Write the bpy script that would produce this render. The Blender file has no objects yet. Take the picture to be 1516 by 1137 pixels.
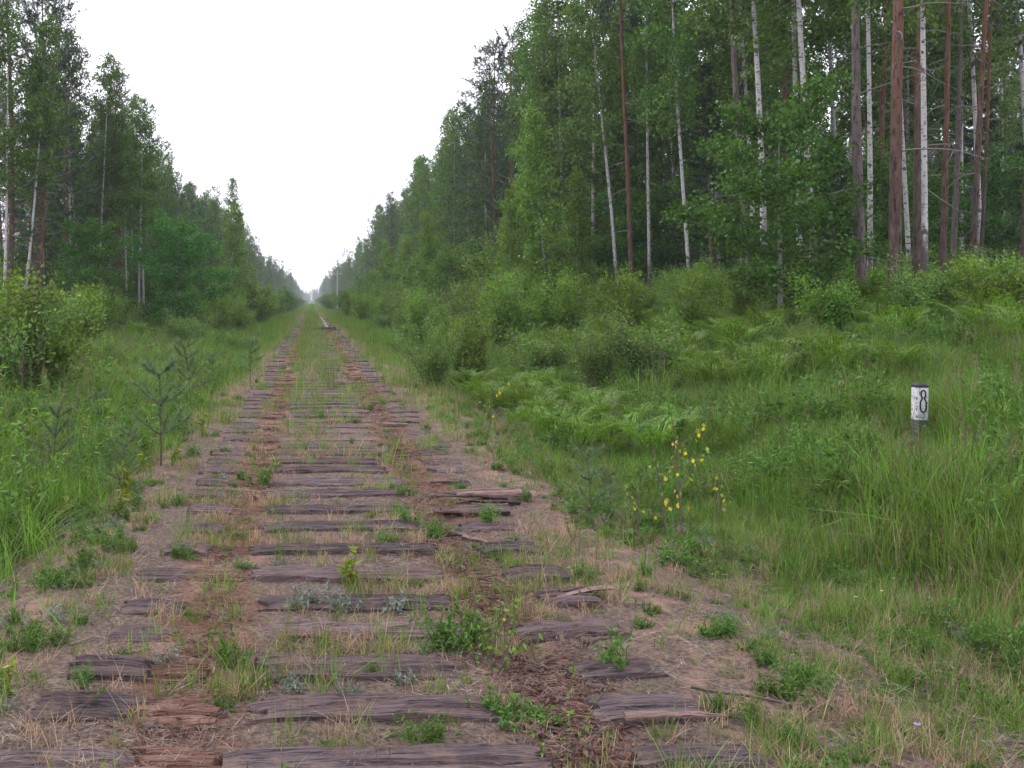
import bpy, math, random
import numpy as np
from mathutils import Vector, Matrix

# ------------------------------------------------------------------ camera, sky, sun, exposure
S = bpy.context.scene
COL = S.collection
F = 1440.0 / 1516.0           # focal length in image widths
CAMZ = 1.70
cam_d = bpy.data.cameras.new('camera'); cam = bpy.data.objects.new('camera', cam_d); COL.objects.link(cam)
cam.location = (0, 0, CAMZ); cam.rotation_euler = (math.radians(90), 0, 0)
cam_d.sensor_width = 36; cam_d.lens = 36 * F
cam_d.shift_x = (758 - 461) / 1516; cam_d.shift_y = -(568.5 - 447) / 1516
cam_d.clip_start = 0.05; cam_d.clip_end = 6000
S.camera = cam

world = bpy.data.worlds.new('World'); S.world = world; world.use_nodes = True
wn = world.node_tree.nodes; wl = world.node_tree.links
bg = wn['Background']; bg.inputs['Strength'].default_value = 0.1
sky = wn.new('ShaderNodeTexSky'); sky.sky_type = 'NISHITA'; sky.sun_disc = False
SUN_EL, SUN_AZ = 52.0, -35.0           # azimuth from +Y towards +X
sky.sun_elevation = math.radians(SUN_EL); sky.sun_rotation = math.radians(SUN_AZ)
sky.air_density = 1.0; sky.dust_density = 6.0; sky.ozone_density = 1.0
cl = wn.new('ShaderNodeMix'); cl.data_type = 'RGBA'; cl.inputs['Factor'].default_value = 0.9
cl.inputs['B'].default_value = (12.2, 12.0, 13.4, 1)       # closed cloud cover
wl.new(sky.outputs[0], cl.inputs['A']); wl.new(cl.outputs['Result'], bg.inputs['Color'])

sun_d = bpy.data.lights.new('sun', 'SUN'); sun = bpy.data.objects.new('sun', sun_d); COL.objects.link(sun)
sun_d.energy = 1.0; sun_d.angle = math.radians(30); sun_d.color = (1, 0.97, 0.92)
sd = Vector((math.sin(math.radians(SUN_AZ)) * math.cos(math.radians(SUN_EL)),
             math.cos(math.radians(SUN_AZ)) * math.cos(math.radians(SUN_EL)), math.sin(math.radians(SUN_EL))))
sun.rotation_euler = sd.to_track_quat('Z', 'Y').to_euler()
sun.location = (0, 0, 60)

S.view_settings.view_transform = 'Standard'; S.view_settings.look = 'None'
S.view_settings.exposure = 0.70; S.view_settings.gamma = 1
cy = S.cycles
cy.max_bounces = 5; cy.diffuse_bounces = 3; cy.glossy_bounces = 2; cy.transmission_bounces = 4
cy.volume_bounces = 1; cy.transparent_max_bounces = 4; cy.caustics_reflective = False; cy.caustics_refractive = False
S.render.engine = 'CYCLES'

# ------------------------------------------------------------------ helpers
def hsh(ix, iy, s):
    n = (ix.astype(np.int64) * 374761393 + iy.astype(np.int64) * 668265263 + s * 1442695041) & 0xffffffff
    n = ((n ^ (n >> 13)) * 1274126177) & 0xffffffff
    return ((n ^ (n >> 16)) & 0xffff) / 65535.0
def vnoise(x, y, s=0):
    x = np.asarray(x, float); y = np.asarray(y, float)
    ix = np.floor(x); iy = np.floor(y); fx = x - ix; fy = y - iy
    fx = fx * fx * (3 - 2 * fx); fy = fy * fy * (3 - 2 * fy)
    a = hsh(ix, iy, s); b = hsh(ix + 1, iy, s); c = hsh(ix, iy + 1, s); d = hsh(ix + 1, iy + 1, s)
    return (a + (b - a) * fx) * (1 - fy) + (c + (d - c) * fx) * fy - 0.5
def fbm(x, y, s=0, o=3):
    r = 0; a = 1
    for k in range(o):
        r = r + a * vnoise(x * 2 ** k, y * 2 ** k, s + k); a *= 0.5
    return r
def sm(a, b, x):
    t = np.clip((np.asarray(x, float) - a) / (b - a), 0, 1); return t * t * (3 - 2 * t)

XC = 0.235                       # centre line of the track
def terrain(x, y):
    x = np.asarray(x, float); y = np.asarray(y, float); u = x - XC
    z = 1.40 * sm(3.2, 13.0, u) * (1 - 0.35 * sm(70, 150, y))
    z = z - 0.10 * sm(1.9, 2.8, u) * (1 - sm(3.2, 5, u))
    z = z - 0.26 * sm(1.65, 2.8, -u) + 0.75 * sm(5, 13, -u)
    off = sm(1.6, 3.5, np.abs(u))
    z = z + fbm(x * 3.1, y * 3.1, 3) * 0.022 + fbm(x * 0.8, y * 0.8, 9) * 0.16 * off
    z = z + fbm(x * 0.16, y * 0.16, 17) * 0.5 * sm(10, 18, np.abs(u))
    z = z - 0.035 * np.exp(-((u - 0.79) / 0.16) ** 2) * sm(60, 45, y) - 0.02 * np.exp(-((u + 0.79) / 0.16) ** 2)
    return z
def tz(x, y): return float(terrain(np.array([x]), np.array([y]))[0])
def ground_at(px, py):
    """where the sight line through a picture point meets the terrain"""
    ys = np.linspace(2.5, 140, 6000); xs = (px - 461) / 1440 * ys; zs = CAMZ - (py - 447) / 1440 * ys
    k = np.argmax(zs <= terrain(xs, ys))
    return float(xs[k]), float(ys[k]), tz(xs[k], ys[k])
def lat(px, y): return (px - 461) / 1440 * y

class Geo:
    def __init__(s): s.v = []; s.q = []; s.t = []; s.n = 0; s.sm = []
    def add(s, v, q=None, t=None):
        v = np.asarray(v, float)
        if q is not None and len(q): s.q.append(np.asarray(q, int) + s.n)
        if t is not None and len(t): s.t.append(np.asarray(t, int) + s.n)
        s.v.append(v); s.n += len(v)
    def tube(s, P, R, sides=6, cap=True, rough=0.0, rng=None):
        P = np.asarray(P, float); R = np.asarray(R, float); n = len(P)
        T = np.gradient(P, axis=0); T /= np.linalg.norm(T, axis=1)[:, None] + 1e-9
        ref = np.array([1., 0, 0]) if abs(T[0, 0]) < 0.8 else np.array([0, 1., 0])
        A = np.cross(T, ref); A /= np.linalg.norm(A, axis=1)[:, None] + 1e-9; B = np.cross(T, A)
        a = np.arange(sides) * 2 * math.pi / sides
        rr = R[:, None] * np.ones((1, sides))
        if rough and rng is not None: rr = rr * (1 + rough * rng.uniform(-1, 1, rr.shape))
        V = P[:, None, :] + rr[..., None] * (np.cos(a)[None, :, None] * A[:, None, :] + np.sin(a)[None, :, None] * B[:, None, :])
        i = np.arange(n - 1)[:, None] * sides; j = np.arange(sides)[None, :]; k = (j + 1) % sides
        Q = np.stack([i + j, i + k, i + sides + k, i + sides + j], -1).reshape(-1, 4)
        s.add(V.reshape(-1, 3), q=Q)
    def cards(s, C, A, B, L, W):
        """rhombic leaves: centre C, unit long axis A, unit wide axis B"""
        n = len(C); L = np.broadcast_to(L, (n,))[:, None]; W = np.broadcast_to(W, (n,))[:, None]
        V = np.stack([C - A * L * .5, C + B * W * .5 - A * L * .06, C + A * L * .5, C - B * W * .5 - A * L * .06], 1).reshape(-1, 3)
        s.add(V, q=np.arange(n * 4).reshape(n, 4))
    def spikes(s, C, A, B, L, W):
        n = len(C); L = np.broadcast_to(L, (n,))[:, None]; W = np.broadcast_to(W, (n,))[:, None]
        V = np.stack([C + B * W * .5, C - B * W * .5, C + A * L], 1).reshape(-1, 3)
        s.add(V, t=np.arange(n * 3).reshape(n, 3))
    def mesh(s, name, mat=None, smooth=False):
        V = np.concatenate(s.v); parts = []; cnt = []
        for lst, k in ((s.q, 4), (s.t, 3)):
            for f in lst: parts.append(f.reshape(-1)); cnt.append(np.full(len(f), k))
        L = np.concatenate(parts); N = np.concatenate(cnt)
        m = bpy.data.meshes.new(name)
        m.vertices.add(len(V)); m.vertices.foreach_set('co', V.astype(np.float32).ravel())
        m.loops.add(len(L)); m.loops.foreach_set('vertex_index', L.astype(np.int32))
        m.polygons.add(len(N)); st = np.concatenate([[0], np.cumsum(N)[:-1]])
        m.polygons.foreach_set('loop_start', st.astype(np.int32))
        m.polygons.foreach_set('use_smooth', np.full(len(N), smooth))
        m.update(calc_edges=True); m.validate()
        if mat: m.materials.append(mat)
        return m

def unit(v): return v / (np.linalg.norm(v, axis=-1, keepdims=True) + 1e-9)
def rand_dirs(rng, n, up=0.0):
    v = rng.normal(size=(n, 3)); v[:, 2] += up; return unit(v)
def leafset(geo, rng, C, L, W, up=0.6, axis=None):
    n = len(C); A = rand_dirs(rng, n, -0.3) if axis is None else unit(axis + rng.normal(size=(n, 3)) * .45)
    N = rand_dirs(rng, n, up); B = unit(np.cross(N, A)); k = rng.uniform(.65, 1.25, n)
    geo.cards(C, A, B, L * k, W * k)

def tag(o, label=None, cat=None, group=None, kind=None):
    if label: o['label'] = label
    if cat: o['category'] = cat
    if group: o['group'] = group
    if kind: o['kind'] = kind
    return o
def obj(name, mesh, parent=None, loc=None):
    o = bpy.data.objects.new(name, mesh); COL.objects.link(o)
    if parent is not None: o.parent = parent
    if loc is not None: o.location = loc
    return o
def thing(name, label, cat, loc, rot=(0, 0, 0), scale=1.0, group=None):
    o = bpy.data.objects.new(name, None); COL.objects.link(o); o.empty_display_size = 0.2
    o.location = loc; o.rotation_euler = rot; o.scale = (scale,) * 3 if isinstance(scale, (int, float)) else scale
    return tag(o, label, cat, group)

# ------------------------------------------------------------------ node helpers and materials
class NT:
    def __init__(s, name):
        s.m = bpy.data.materials.new(name); s.m.use_nodes = True; s.t = s.m.node_tree
        s.N = s.t.nodes; s.L = s.t.links; s.b = s.N['Principled BSDF']
        s.out = s.N['Material Output']
    def put(s, sock, v):
        if v is None: return
        if hasattr(v, 'is_output') or isinstance(v, bpy.types.NodeSocket): s.L.new(v, sock)
        elif isinstance(v, (tuple, list)) and len(v) == 3 and sock.type == 'RGBA': sock.default_value = (*v, 1)
        else: sock.default_value = v
    def math(s, op, a, b=None, c=None, clamp=False):
        n = s.N.new('ShaderNodeMath'); n.operation = op; n.use_clamp = clamp
        s.put(n.inputs[0], a); s.put(n.inputs[1], b); s.put(n.inputs[2], c); return n.outputs[0]
    def ss(s, a, b, x):
        n = s.N.new('ShaderNodeMapRange'); n.interpolation_type = 'SMOOTHSTEP'
        s.put(n.inputs[0], x); s.put(n.inputs[1], a); s.put(n.inputs[2], b); return n.outputs[0]
    def noise(s, vec, scale, detail=3, rough=0.55, sc=None):
        if sc is not None:
            mp = s.N.new('ShaderNodeMapping'); mp.inputs['Scale'].default_value = sc; s.L.new(vec, mp.inputs[0]); vec = mp.outputs[0]
        n = s.N.new('ShaderNodeTexNoise'); n.inputs['Scale'].default_value = scale; n.inputs['Detail'].default_value = detail
        n.inputs['Roughness'].default_value = rough; s.L.new(vec, n.inputs['Vector']); return n.outputs['Fac']
    def mix(s, f, a, b, mode='MIX'):
        n = s.N.new('ShaderNodeMix'); n.data_type = 'RGBA'; n.blend_type = mode
        s.put(n.inputs['Factor'], f); s.put(n.inputs['A'], a); s.put(n.inputs['B'], b); return n.outputs['Result']
    def pos(s): return s.N.new('ShaderNodeNewGeometry').outputs['Position']
    def isl(s): return s.N.new('ShaderNodeNewGeometry').outputs['Random Per Island']
    def ob(s): return s.N.new('ShaderNodeTexCoord').outputs['Object']
    def orand(s): return s.N.new('ShaderNodeObjectInfo').outputs['Random']
    def hsv(s, col, h=0.5, sat=1.0, v=1.0):
        n = s.N.new('ShaderNodeHueSaturation'); s.put(n.inputs['Hue'], h); s.put(n.inputs['Saturation'], sat)
        s.put(n.inputs['Value'], v); s.put(n.inputs['Color'], col); return n.outputs[0]
    def rng(s, x, a, b): return s.math('ADD', s.math('MULTIPLY', x, b - a), a)
    def bump(s, h, strength=0.5, dist=0.01):
        n = s.N.new('ShaderNodeBump'); n.inputs['Strength'].default_value = strength; n.inputs['Distance'].default_value = dist
        s.L.new(h, n.inputs['Height']); s.L.new(n.outputs[0], s.b.inputs['Normal'])
    def done(s, col, rough=0.8, spec=0.3):
        s.put(s.b.inputs['Base Color'], col); s.put(s.b.inputs['Roughness'], rough); s.b.inputs['Specular IOR Level'].default_value = spec
        return s.m

def leaf_mat(name, col, col2=None, trans=0.35, rough=0.5, var=(0.6, 1.4), orange=(0.8, 1.2), spec=0.25):
    n = NT(name); r = n.isl(); o = n.orand()
    c = n.mix(r, col, col2) if col2 else n.mix(0.0, col, col)
    r2 = n.math('FRACT', n.math('MULTIPLY', r, 37.7))
    c = n.hsv(c, n.rng(o, 0.487, 0.513), 1.0, n.math('MULTIPLY', n.rng(r2, *var), n.rng(o, *orange)))
    c = n.hsv(c, n.rng(n.noise(n.ob(), 0.9, 3), 0.463, 0.509), 1.0, n.rng(n.noise(n.ob(), 1.7, 3), 0.35, 1.65))
    n.done(c, rough, spec)
    t = n.N.new('ShaderNodeBsdfTranslucent'); n.L.new(n.hsv(c, 0.49, 1.1, 1.3), t.inputs[0])
    mx = n.N.new('ShaderNodeMixShader'); mx.inputs[0].default_value = trans
    n.L.new(n.b.outputs[0], mx.inputs[1]); n.L.new(t.outputs[0], mx.inputs[2]); n.L.new(mx.outputs[0], n.out.inputs[0])
    return n.m

MT = {}
MT['birch_leaf'] = leaf_mat('birch_leaf', (0.056, 0.148, 0.028), (0.098, 0.200, 0.038))
MT['young_leaf'] = leaf_mat('young_leaf', (0.085, 0.200, 0.028), (0.140, 0.262, 0.042))
MT['aspen_leaf'] = leaf_mat('aspen_leaf', (0.042, 0.112, 0.032), (0.066, 0.145, 0.040))
MT['oak_leaf'] = leaf_mat('oak_leaf', (0.036, 0.145, 0.022), (0.066, 0.205, 0.032))
MT['willow_leaf'] = leaf_mat('willow_leaf', (0.072, 0.168, 0.030), (0.130, 0.232, 0.052), spec=0.4)
MT['pine_needle'] = leaf_mat('pine_needle', (0.030, 0.068, 0.036), (0.048, 0.092, 0.046), trans=0.12)
MT['spruce_needle'] = leaf_mat('spruce_needle', (0.022, 0.050, 0.022), (0.034, 0.066, 0.028), trans=0.1)
MT['sapling_needle'] = leaf_mat('sapling_needle', (0.090, 0.165, 0.066), (0.135, 0.210, 0.090), trans=0.25)
MT['fern'] = leaf_mat('fern', (0.082, 0.195, 0.026), (0.128, 0.245, 0.038))
MT['grass'] = leaf_mat('grass', (0.060, 0.168, 0.022), (0.130, 0.255, 0.045), trans=0.4, orange=(0.6, 1.3), var=(0.5, 1.4))
MT['grass_dry'] = leaf_mat('grass_dry', (0.270, 0.200, 0.115), (0.400, 0.310, 0.200), trans=0.3)
MT['grass_mid'] = leaf_mat('grass_mid', (0.085, 0.180, 0.030), (0.195, 0.235, 0.080), trans=0.35)
MT['seed'] = leaf_mat('seed', (0.240, 0.190, 0.130), (0.190, 0.130, 0.100), trans=0.3)
MT['herb'] = leaf_mat('herb', (0.060, 0.155, 0.028), (0.100, 0.210, 0.042))
MT['herb_lime'] = leaf_mat('herb_lime', (0.150, 0.240, 0.030), (0.200, 0.290, 0.050))
MT['herb_red'] = leaf_mat('herb_red', (0.300, 0.040, 0.035), (0.250, 0.080, 0.040))
MT['wormwood'] = leaf_mat('wormwood', (0.150, 0.200, 0.140), (0.230, 0.270, 0.220))
MT['yellow_leaf'] = leaf_mat('yellow_leaf', (0.470, 0.470, 0.045), (0.520, 0.450, 0.050), trans=0.4, var=(0.8, 1.2))
MT['straw'] = leaf_mat('straw', (0.170, 0.130, 0.105), (0.330, 0.265, 0.205), trans=0.1, var=(0.5, 1.3))
MT['flower'] = leaf_mat('flower', (0.700, 0.700, 0.620), (0.750, 0.640, 0.250), trans=0.3)
MT['violet'] = leaf_mat('violet', (0.280, 0.210, 0.560), (0.330, 0.250, 0.600), trans=0.3)

def twig_mat():
    n = NT('twig'); c = n.mix(n.noise(n.ob(), 20), (0.075, 0.055, 0.045), (0.16, 0.13, 0.11)); return n.done(c, 0.9, 0.1)
MT['twig'] = twig_mat()
def grey_twig():
    n = NT('dead_twig'); c = n.mix(n.noise(n.ob(), 14), (0.14, 0.12, 0.11), (0.27, 0.25, 0.23)); return n.done(c, 0.9, 0.1)
MT['dead_twig'] = grey_twig()
def birch_bark():
    n = NT('birch_bark'); o = n.ob(); z = n.N.new('ShaderNodeSeparateXYZ'); n.L.new(o, z.inputs[0]); zz = z.outputs[2]
    len_ = n.noise(o, 1.0, 4, 0.6, (9, 9, 26)); pat = n.noise(o, 1.0, 3, 0.6, (4, 4, 5))
    big = n.noise(o, 1.0, 3, 0.7, (7, 7, 2.2))
    base = n.mix(n.noise(o, 5), (0.36, 0.35, 0.345), (0.56, 0.545, 0.54))
    m1 = n.ss(0.555, 0.63, len_); m2 = n.ss(0.57, 0.66, pat)
    low = n.ss(0.42, 0.58, n.math('ADD', big, n.math('MULTIPLY', n.ss(2.2, 0.1, zz), 0.22)))
    low = n.math('MULTIPLY', low, n.ss(3.2, 1.0, zz))
    c = n.mix(m1, base, (0.06, 0.05, 0.05)); c = n.mix(m2, c, (0.10, 0.085, 0.08)); c = n.mix(low, c, (0.09, 0.08, 0.075))
    n.bump(n.math('ADD', m1, big), 0.5, 0.01); return n.done(c, 0.75, 0.2)
MT['birch_bark'] = birch_bark()
def pine_bark(name, low, hi, z0, z1):
    n = NT(name); o = n.ob(); z = n.N.new('ShaderNodeSeparateXYZ'); n.L.new(o, z.inputs[0])
    r1 = n.noise(o, 1.0, 4, 0.6, (22, 22, 5)); r2 = n.noise(o, 1.0, 3, 0.6, (50, 50, 16)); nz = n.noise(o, 1.0, 4, 0.65, (6, 6, 2.5))
    crack = n.ss(0.36, 0.50, n.math('ADD', n.math('MULTIPLY', r1, .7), n.math('MULTIPLY', r2, .3)))
    f = n.ss(z0, z1, n.math('ADD', z.outputs[2], n.math('MULTIPLY', nz, 3)))
    c = n.mix(f, low, hi); c = n.hsv(c, 0.5, 1, n.rng(nz, 0.6, 1.4)); c = n.mix(crack, n.hsv(c, 0.5, 0.8, 0.30), c)
    c = n.mix(n.math('MULTIPLY', n.ss(0.50, 0.70, nz), 0.55), c, (0.16, 0.14, 0.13))
    n.bump(n.math('ADD', crack, r2), 0.8, 0.02); return n.done(c, 0.9, 0.1)
MT['pine_bark'] = pine_bark('pine_bark', (0.115, 0.084, 0.074), (0.210, 0.108, 0.064), 4.0, 9.5)
MT['pine_red'] = pine_bark('pine_red_bark', (0.105, 0.074, 0.064), (0.175, 0.092, 0.062), 2.0, 8.0)
MT['pine_grey'] = pine_bark('pine_grey_bark', (0.165, 0.135, 0.130), (0.190, 0.150, 0.140), 5, 14)
def aspen_bark():
    n = NT('aspen_bark'); o = n.ob(); c = n.mix(n.noise(o, 1, 4, 0.6, (6, 6, 8)), (0.16, 0.16, 0.14), (0.36, 0.36, 0.32)); return n.done(c, 0.8, 0.2)
MT['aspen_bark'] = aspen_bark()

def wood_mat(name, a, b, c3, crack_dark):
    n = NT(name); o = n.ob(); w = n.pos(); rnd = n.orand()
    g = n.noise(o, 1.0, 5, 0.65, (2.2, 55, 30)); g2 = n.noise(o, 1.0, 3, 0.6, (9, 160, 60)); p = n.noise(w, 3.2, 4, 0.6)
    c = n.mix(n.ss(0.3, 0.7, g), a, b); c = n.mix(n.ss(0.52, 0.72, p), c, c3)
    c = n.mix(n.math('MULTIPLY', n.ss(0.52, 0.64, g2), 0.85), c, crack_dark)  # thin dark crack lines along the grain, drawn in the colour
    dirt = n.noise(w, 7.0, 5, 0.7)
    c = n.mix(n.math('MULTIPLY', n.ss(0.49, 0.68, dirt), 0.75), c, (0.170, 0.115, 0.090))
    c = n.hsv(c, 0.5, 1.0, n.rng(rnd, 0.75, 1.3))
    n.bump(n.math('ADD', g, g2), 0.9, 0.012); return n.done(c, 0.85, 0.25)
MT['tie'] = wood_mat('weathered_wood', (0.076, 0.053, 0.055), (0.165, 0.118, 0.121), (0.145, 0.086, 0.068), (0.030, 0.024, 0.024))
MT['tie_dark'] = wood_mat('dark_wood', (0.060, 0.045, 0.048), (0.130, 0.098, 0.102), (0.120, 0.080, 0.066), (0.020, 0.016, 0.016))
MT['rot'] = wood_mat('rotten_wood', (0.105, 0.056, 0.042), (0.185, 0.098, 0.070), (0.140, 0.080, 0.064), (0.045, 0.022, 0.017))
MT['split'] = wood_mat('split_wood', (0.160, 0.100, 0.090), (0.290, 0.195, 0.180), (0.160, 0.100, 0.085), (0.045, 0.030, 0.028))

def ground_mat():
    n = NT('ground_soil'); P = n.pos(); s = n.N.new('ShaderNodeSeparateXYZ'); n.L.new(P, s.inputs[0])
    u = n.math('SUBTRACT', s.outputs[0], XC); au = n.math('ABSOLUTE', u); y = s.outputs[1]
    n1 = n.noise(P, 0.9, 4, 0.6); n2 = n.noise(P, 5.0, 5, 0.65); n3 = n.noise(P, 38.0, 4, 0.7); n4 = n.noise(P, 110.0, 3, 0.7)
    fib = n.noise(P, 1.0, 4, 0.7, (45, 130, 60))
    thatch = n.mix(n.ss(0.35, 0.68, n3), (0.082, 0.060, 0.054), (0.240, 0.178, 0.138))
    thatch = n.mix(n.math('MULTIPLY', n.ss(0.5, 0.7, n2), 0.55), thatch, (0.085, 0.066, 0.060))
    thatch = n.mix(n.math('MULTIPLY', n.ss(0.52, 0.70, fib), 0.5), thatch, (0.29, 0.225, 0.17))
    sand = n.mix(n4, (0.230, 0.145, 0.108), (0.370, 0.245, 0.185))
    sand = n.mix(n.math('MULTIPLY', n.ss(0.5, 0.75, n2), 0.5), sand, (0.23, 0.135, 0.10))
    rot = n.mix(n3, (0.095, 0.045, 0.034), (0.240, 0.115, 0.075))
    # bare sand on both shoulders and in patches along the rail lines
    wob = n.math('MULTIPLY', n.math('SUBTRACT', n1, 0.5), 1.2)
    sh_l = n.ss(0.42, 0.10, n.math('ABSOLUTE', n.math('ADD', n.math('ADD', u, 1.85), wob)))
    sh_r = n.ss(0.36, 0.10, n.math('ABSOLUTE', n.math('SUBTRACT', n.math('ADD', u, wob), 1.72)))
    sandm = n.math('MULTIPLY', n.math('MAXIMUM', sh_l, sh_r), n.ss(0.46, 0.60, n2))
    rail = n.ss(0.36, 0.10, n.math('ABSOLUTE', n.math('SUBTRACT', n.math('ADD', au, n.math('MULTIPLY', n.math('SUBTRACT', n2, 0.5), 0.5)), 0.79)))
    railsand = n.math('MULTIPLY', rail, n.ss(0.54, 0.66, n.noise(P, 2.1, 3)))
    c = n.mix(n.math('MULTIPLY', rail, 0.75), thatch, rot); c = n.mix(n.math('MULTIPLY', railsand, 0.9), c, sand); c = n.mix(sandm, c, sand)
    soil = n.mix(n.ss(0.35, 0.65, n2), (0.085, 0.075, 0.040), (0.190, 0.140, 0.100)); soil = n.mix(n.ss(0.45, 0.65, n3), soil, (0.060, 0.085, 0.028))
    floor = n.mix(n2, (0.035, 0.040, 0.018), (0.085, 0.065, 0.042))
    edge = n.math('ADD', au, n.math('MULTIPLY', n.math('SUBTRACT', n1, 0.5), 1.6))
    c = n.mix(n.ss(1.9, 2.9, edge), c, soil); c = n.mix(n.ss(9.0, 12.5, au), c, floor)
    c = n.mix(n.math('MULTIPLY', n.ss(18, 60, y), n.math('MULTIPLY', n.ss(0.62, 0.2, au), 0.6)), c, (0.105, 0.125, 0.050))
    n.bump(n.math('ADD', n.math('ADD', n3, n2), fib), 0.9, 0.02); return n.done(c, 0.95, 0.1)
MT['ground'] = ground_mat()
def plain(name, col, rough=0.7, spec=0.3):
    n = NT(name); c = n.hsv(col, 0.5, 1, n.rng(n.noise(n.pos(), 12, 4), 0.75, 1.25)); return n.done(c, rough, spec)
def paint_white():
    n = NT('white_paint'); w = n.pos(); c = n.mix(n.ss(0.54, 0.63, n.noise(w, 22, 4, 0.7)), (0.62, 0.61, 0.64), (0.22, 0.21, 0.22))
    c = n.mix(n.math('MULTIPLY', n.ss(0.5, 0.8, n.noise(w, 9, 4)), 0.5), c, (0.45, 0.44, 0.43)); return n.done(c, 0.7, 0.3)
MT['white'] = paint_white(); MT['black'] = plain('black_paint', (0.022, 0.024, 0.034), 0.6)
MT['concrete'] = plain('old_concrete', (0.10, 0.10, 0.095), 0.9, 0.1)
MT['steel'] = plain('rusty_steel', (0.22, 0.19, 0.18), 0.5, 0.5)
MT['pole'] = plain('grey_pole_wood', (0.42, 0.41, 0.40), 0.9, 0.1)

# ------------------------------------------------------------------ ground and trackbed
def sheet(name, xs, ys, dz, mat):
    X, Y = np.meshgrid(xs, ys); Z = terrain(X, Y) + dz
    g = Geo(); nx = len(xs); i = np.arange(len(ys) - 1)[:, None] * nx; j = np.arange(nx - 1)[None, :]
    g.add(np.stack([X, Y, Z], -1).reshape(-1, 3), q=np.stack([i + j, i + j + 1, i + nx + j + 1, i + nx + j], -1).reshape(-1, 4))
    return g.mesh(name, mat, True)
def grow(a, b, s0, k):
    r = [a]
    while r[-1] < b: r.append(r[-1] + max(s0, abs(r[-1] - a) * k))
    return np.array(r)
xr = grow(3.0, 900, 0.22, 0.05); xl = -grow(2.4, 900, 0.22, 0.05)[::-1]
yy = np.concatenate([-grow(2, 200, 0.5, 0.15)[::-1], grow(-1.6, 2200, 0.2, 0.02)])
g0 = obj('ground', sheet('ground', np.concatenate([xl, np.linspace(-2.2, 2.8, 22), xr]), yy, -0.03, MT['ground']))
tag(g0, 'sandy ground sheet with grass verges and a raised bank on the right', 'ground', kind='structure')
ty = [2.0]
while ty[-1] < 260: ty.append(ty[-1] + max(0.04, ty[-1] * 0.008))
tb = obj('trackbed', sheet('trackbed', np.linspace(-2.35, 2.75, 116), np.array(ty), 0.0, MT['ground']))
tag(tb, 'sandy disused railway trackbed strewn with straw and wood dust', 'trackbed', kind='structure')

# ------------------------------------------------------------------ sleepers
def section_mesh(name, rng, L, W=0.235, D=0.16, cracks=2, crack_d=0.016, ragged=(0.02, 0.02), rough=0.004, nx=None, ny=9, mat=None, sag=0.0):
    nx = nx or max(8, int(L / 0.045)); xs = np.linspace(-L / 2, L / 2, nx); t = np.linspace(-1, 1, ny)
    cr = [(rng.uniform(-.75, .75), rng.uniform(0, 6.28), rng.uniform(.03, .12), rng.uniform(.6, 1.2)) for _ in range(cracks)]
    sd_ = int(rng.integers(1 << 20))
    X, T = np.meshgrid(xs, t, indexing='ij')
    Z = fbm(X * 5, T * 5, sd_) * rough * 2.2 + vnoise(X * 1.2, T * 14, sd_ + 5) * rough * 2.2
    for c0, ph, am, k in cr:
        c = c0 + am * np.sin(X * 3.1 + ph) + 0.05 * vnoise(X * 14, X * 0, sd_ + 9)
        Z = Z - crack_d * k * np.exp(-((T - c) / 0.085) ** 2) * np.clip(.55 + 1.6 * vnoise(X * 2.6, X * 0 + c0 * 9, sd_ + 13), 0, 1)
    Z = Z - 0.022 * np.clip(np.abs(T) - 0.72, 0, 1) ** 1.5 * 3.0 - sag * (1 - (2 * X / L) ** 2)
    ends = [ragged[k] * (vnoise(t * 4.0, t * 0 + k * 7.7, sd_ + 21) * 2) for k in (0, 1)]
    f0 = np.clip(1 - (X + L / 2) / 0.16, 0, 1); f1 = np.clip(1 - (L / 2 - X) / 0.16, 0, 1)
    X = X + f0 * ends[0][None, :] + f1 * ends[1][None, :]
    Z = Z - 0.012 * (f0 ** 3 + f1 ** 3)
    Yv = T * (W / 2 + 0.015 * vnoise(X * 5, T * 0 + 3, sd_ + 31)) + 0.012 * vnoise(X * 2.2, T * 0 + 8, sd_ + 33) * 2
    g = Geo(); top = np.stack([X, Yv, Z], -1); n = nx * ny
    i = np.arange(nx - 1)[:, None] * ny; j = np.arange(ny - 1)[None, :]
    g.add(top.reshape(-1, 3), q=np.stack([i + j, i + ny + j, i + ny + j + 1, i + j + 1], -1).reshape(-1, 4))
    ring = [(a, 0) for a in range(nx)] + [(nx - 1, b) for b in range(1, ny)] + [(a, ny - 1) for a in range(nx - 2, -1, -1)] + [(0, b) for b in range(ny - 2, 0, -1)]
    R = np.array([top[a, b] for a, b in ring]); mid = R.copy(); mid[:, 2] -= 0.05; mid[:, :2] *= 1.012; low = R.copy(); low[:, 2] = -D
    m = len(R); k = np.arange(m); k2 = (k + 1) % m
    g.add(np.concatenate([R, mid, low]), q=np.concatenate([np.stack([k, k + m, k2 + m, k2], -1), np.stack([k + m, k + 2 * m, k2 + 2 * m, k2 + m], -1)]))
    return g.mesh(name, mat, False)
ORD = ['nearest', 'second', 'third', 'fourth', 'fifth', 'sixth', 'seventh', 'eighth', 'ninth', 'tenth', 'eleventh', 'twelfth', 'thirteenth',
       'fourteenth', 'fifteenth', 'sixteenth', 'seventeenth', 'eighteenth', 'nineteenth', 'twentieth']
LOOK = ['sleeper cut by the lower picture edge, plank on its right end', 'wide grey sleeper with rust-red rot at its left rail seat',
        'cracked grey sleeper, its right end split in three', 'sleeper with a bright rust-orange left half', 'pale grey sleeper, silvery herbs in front of its middle',
        'sleeper with a dark shaded front edge behind the lime-green upright plant', 'pale cracked sleeper with light streaks', 'dark sleeper spanning nearly the whole trackbed',
        'grey sleeper just before the split chunks on the right', 'sleeper whose right end lies split into raised chunks']
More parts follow.
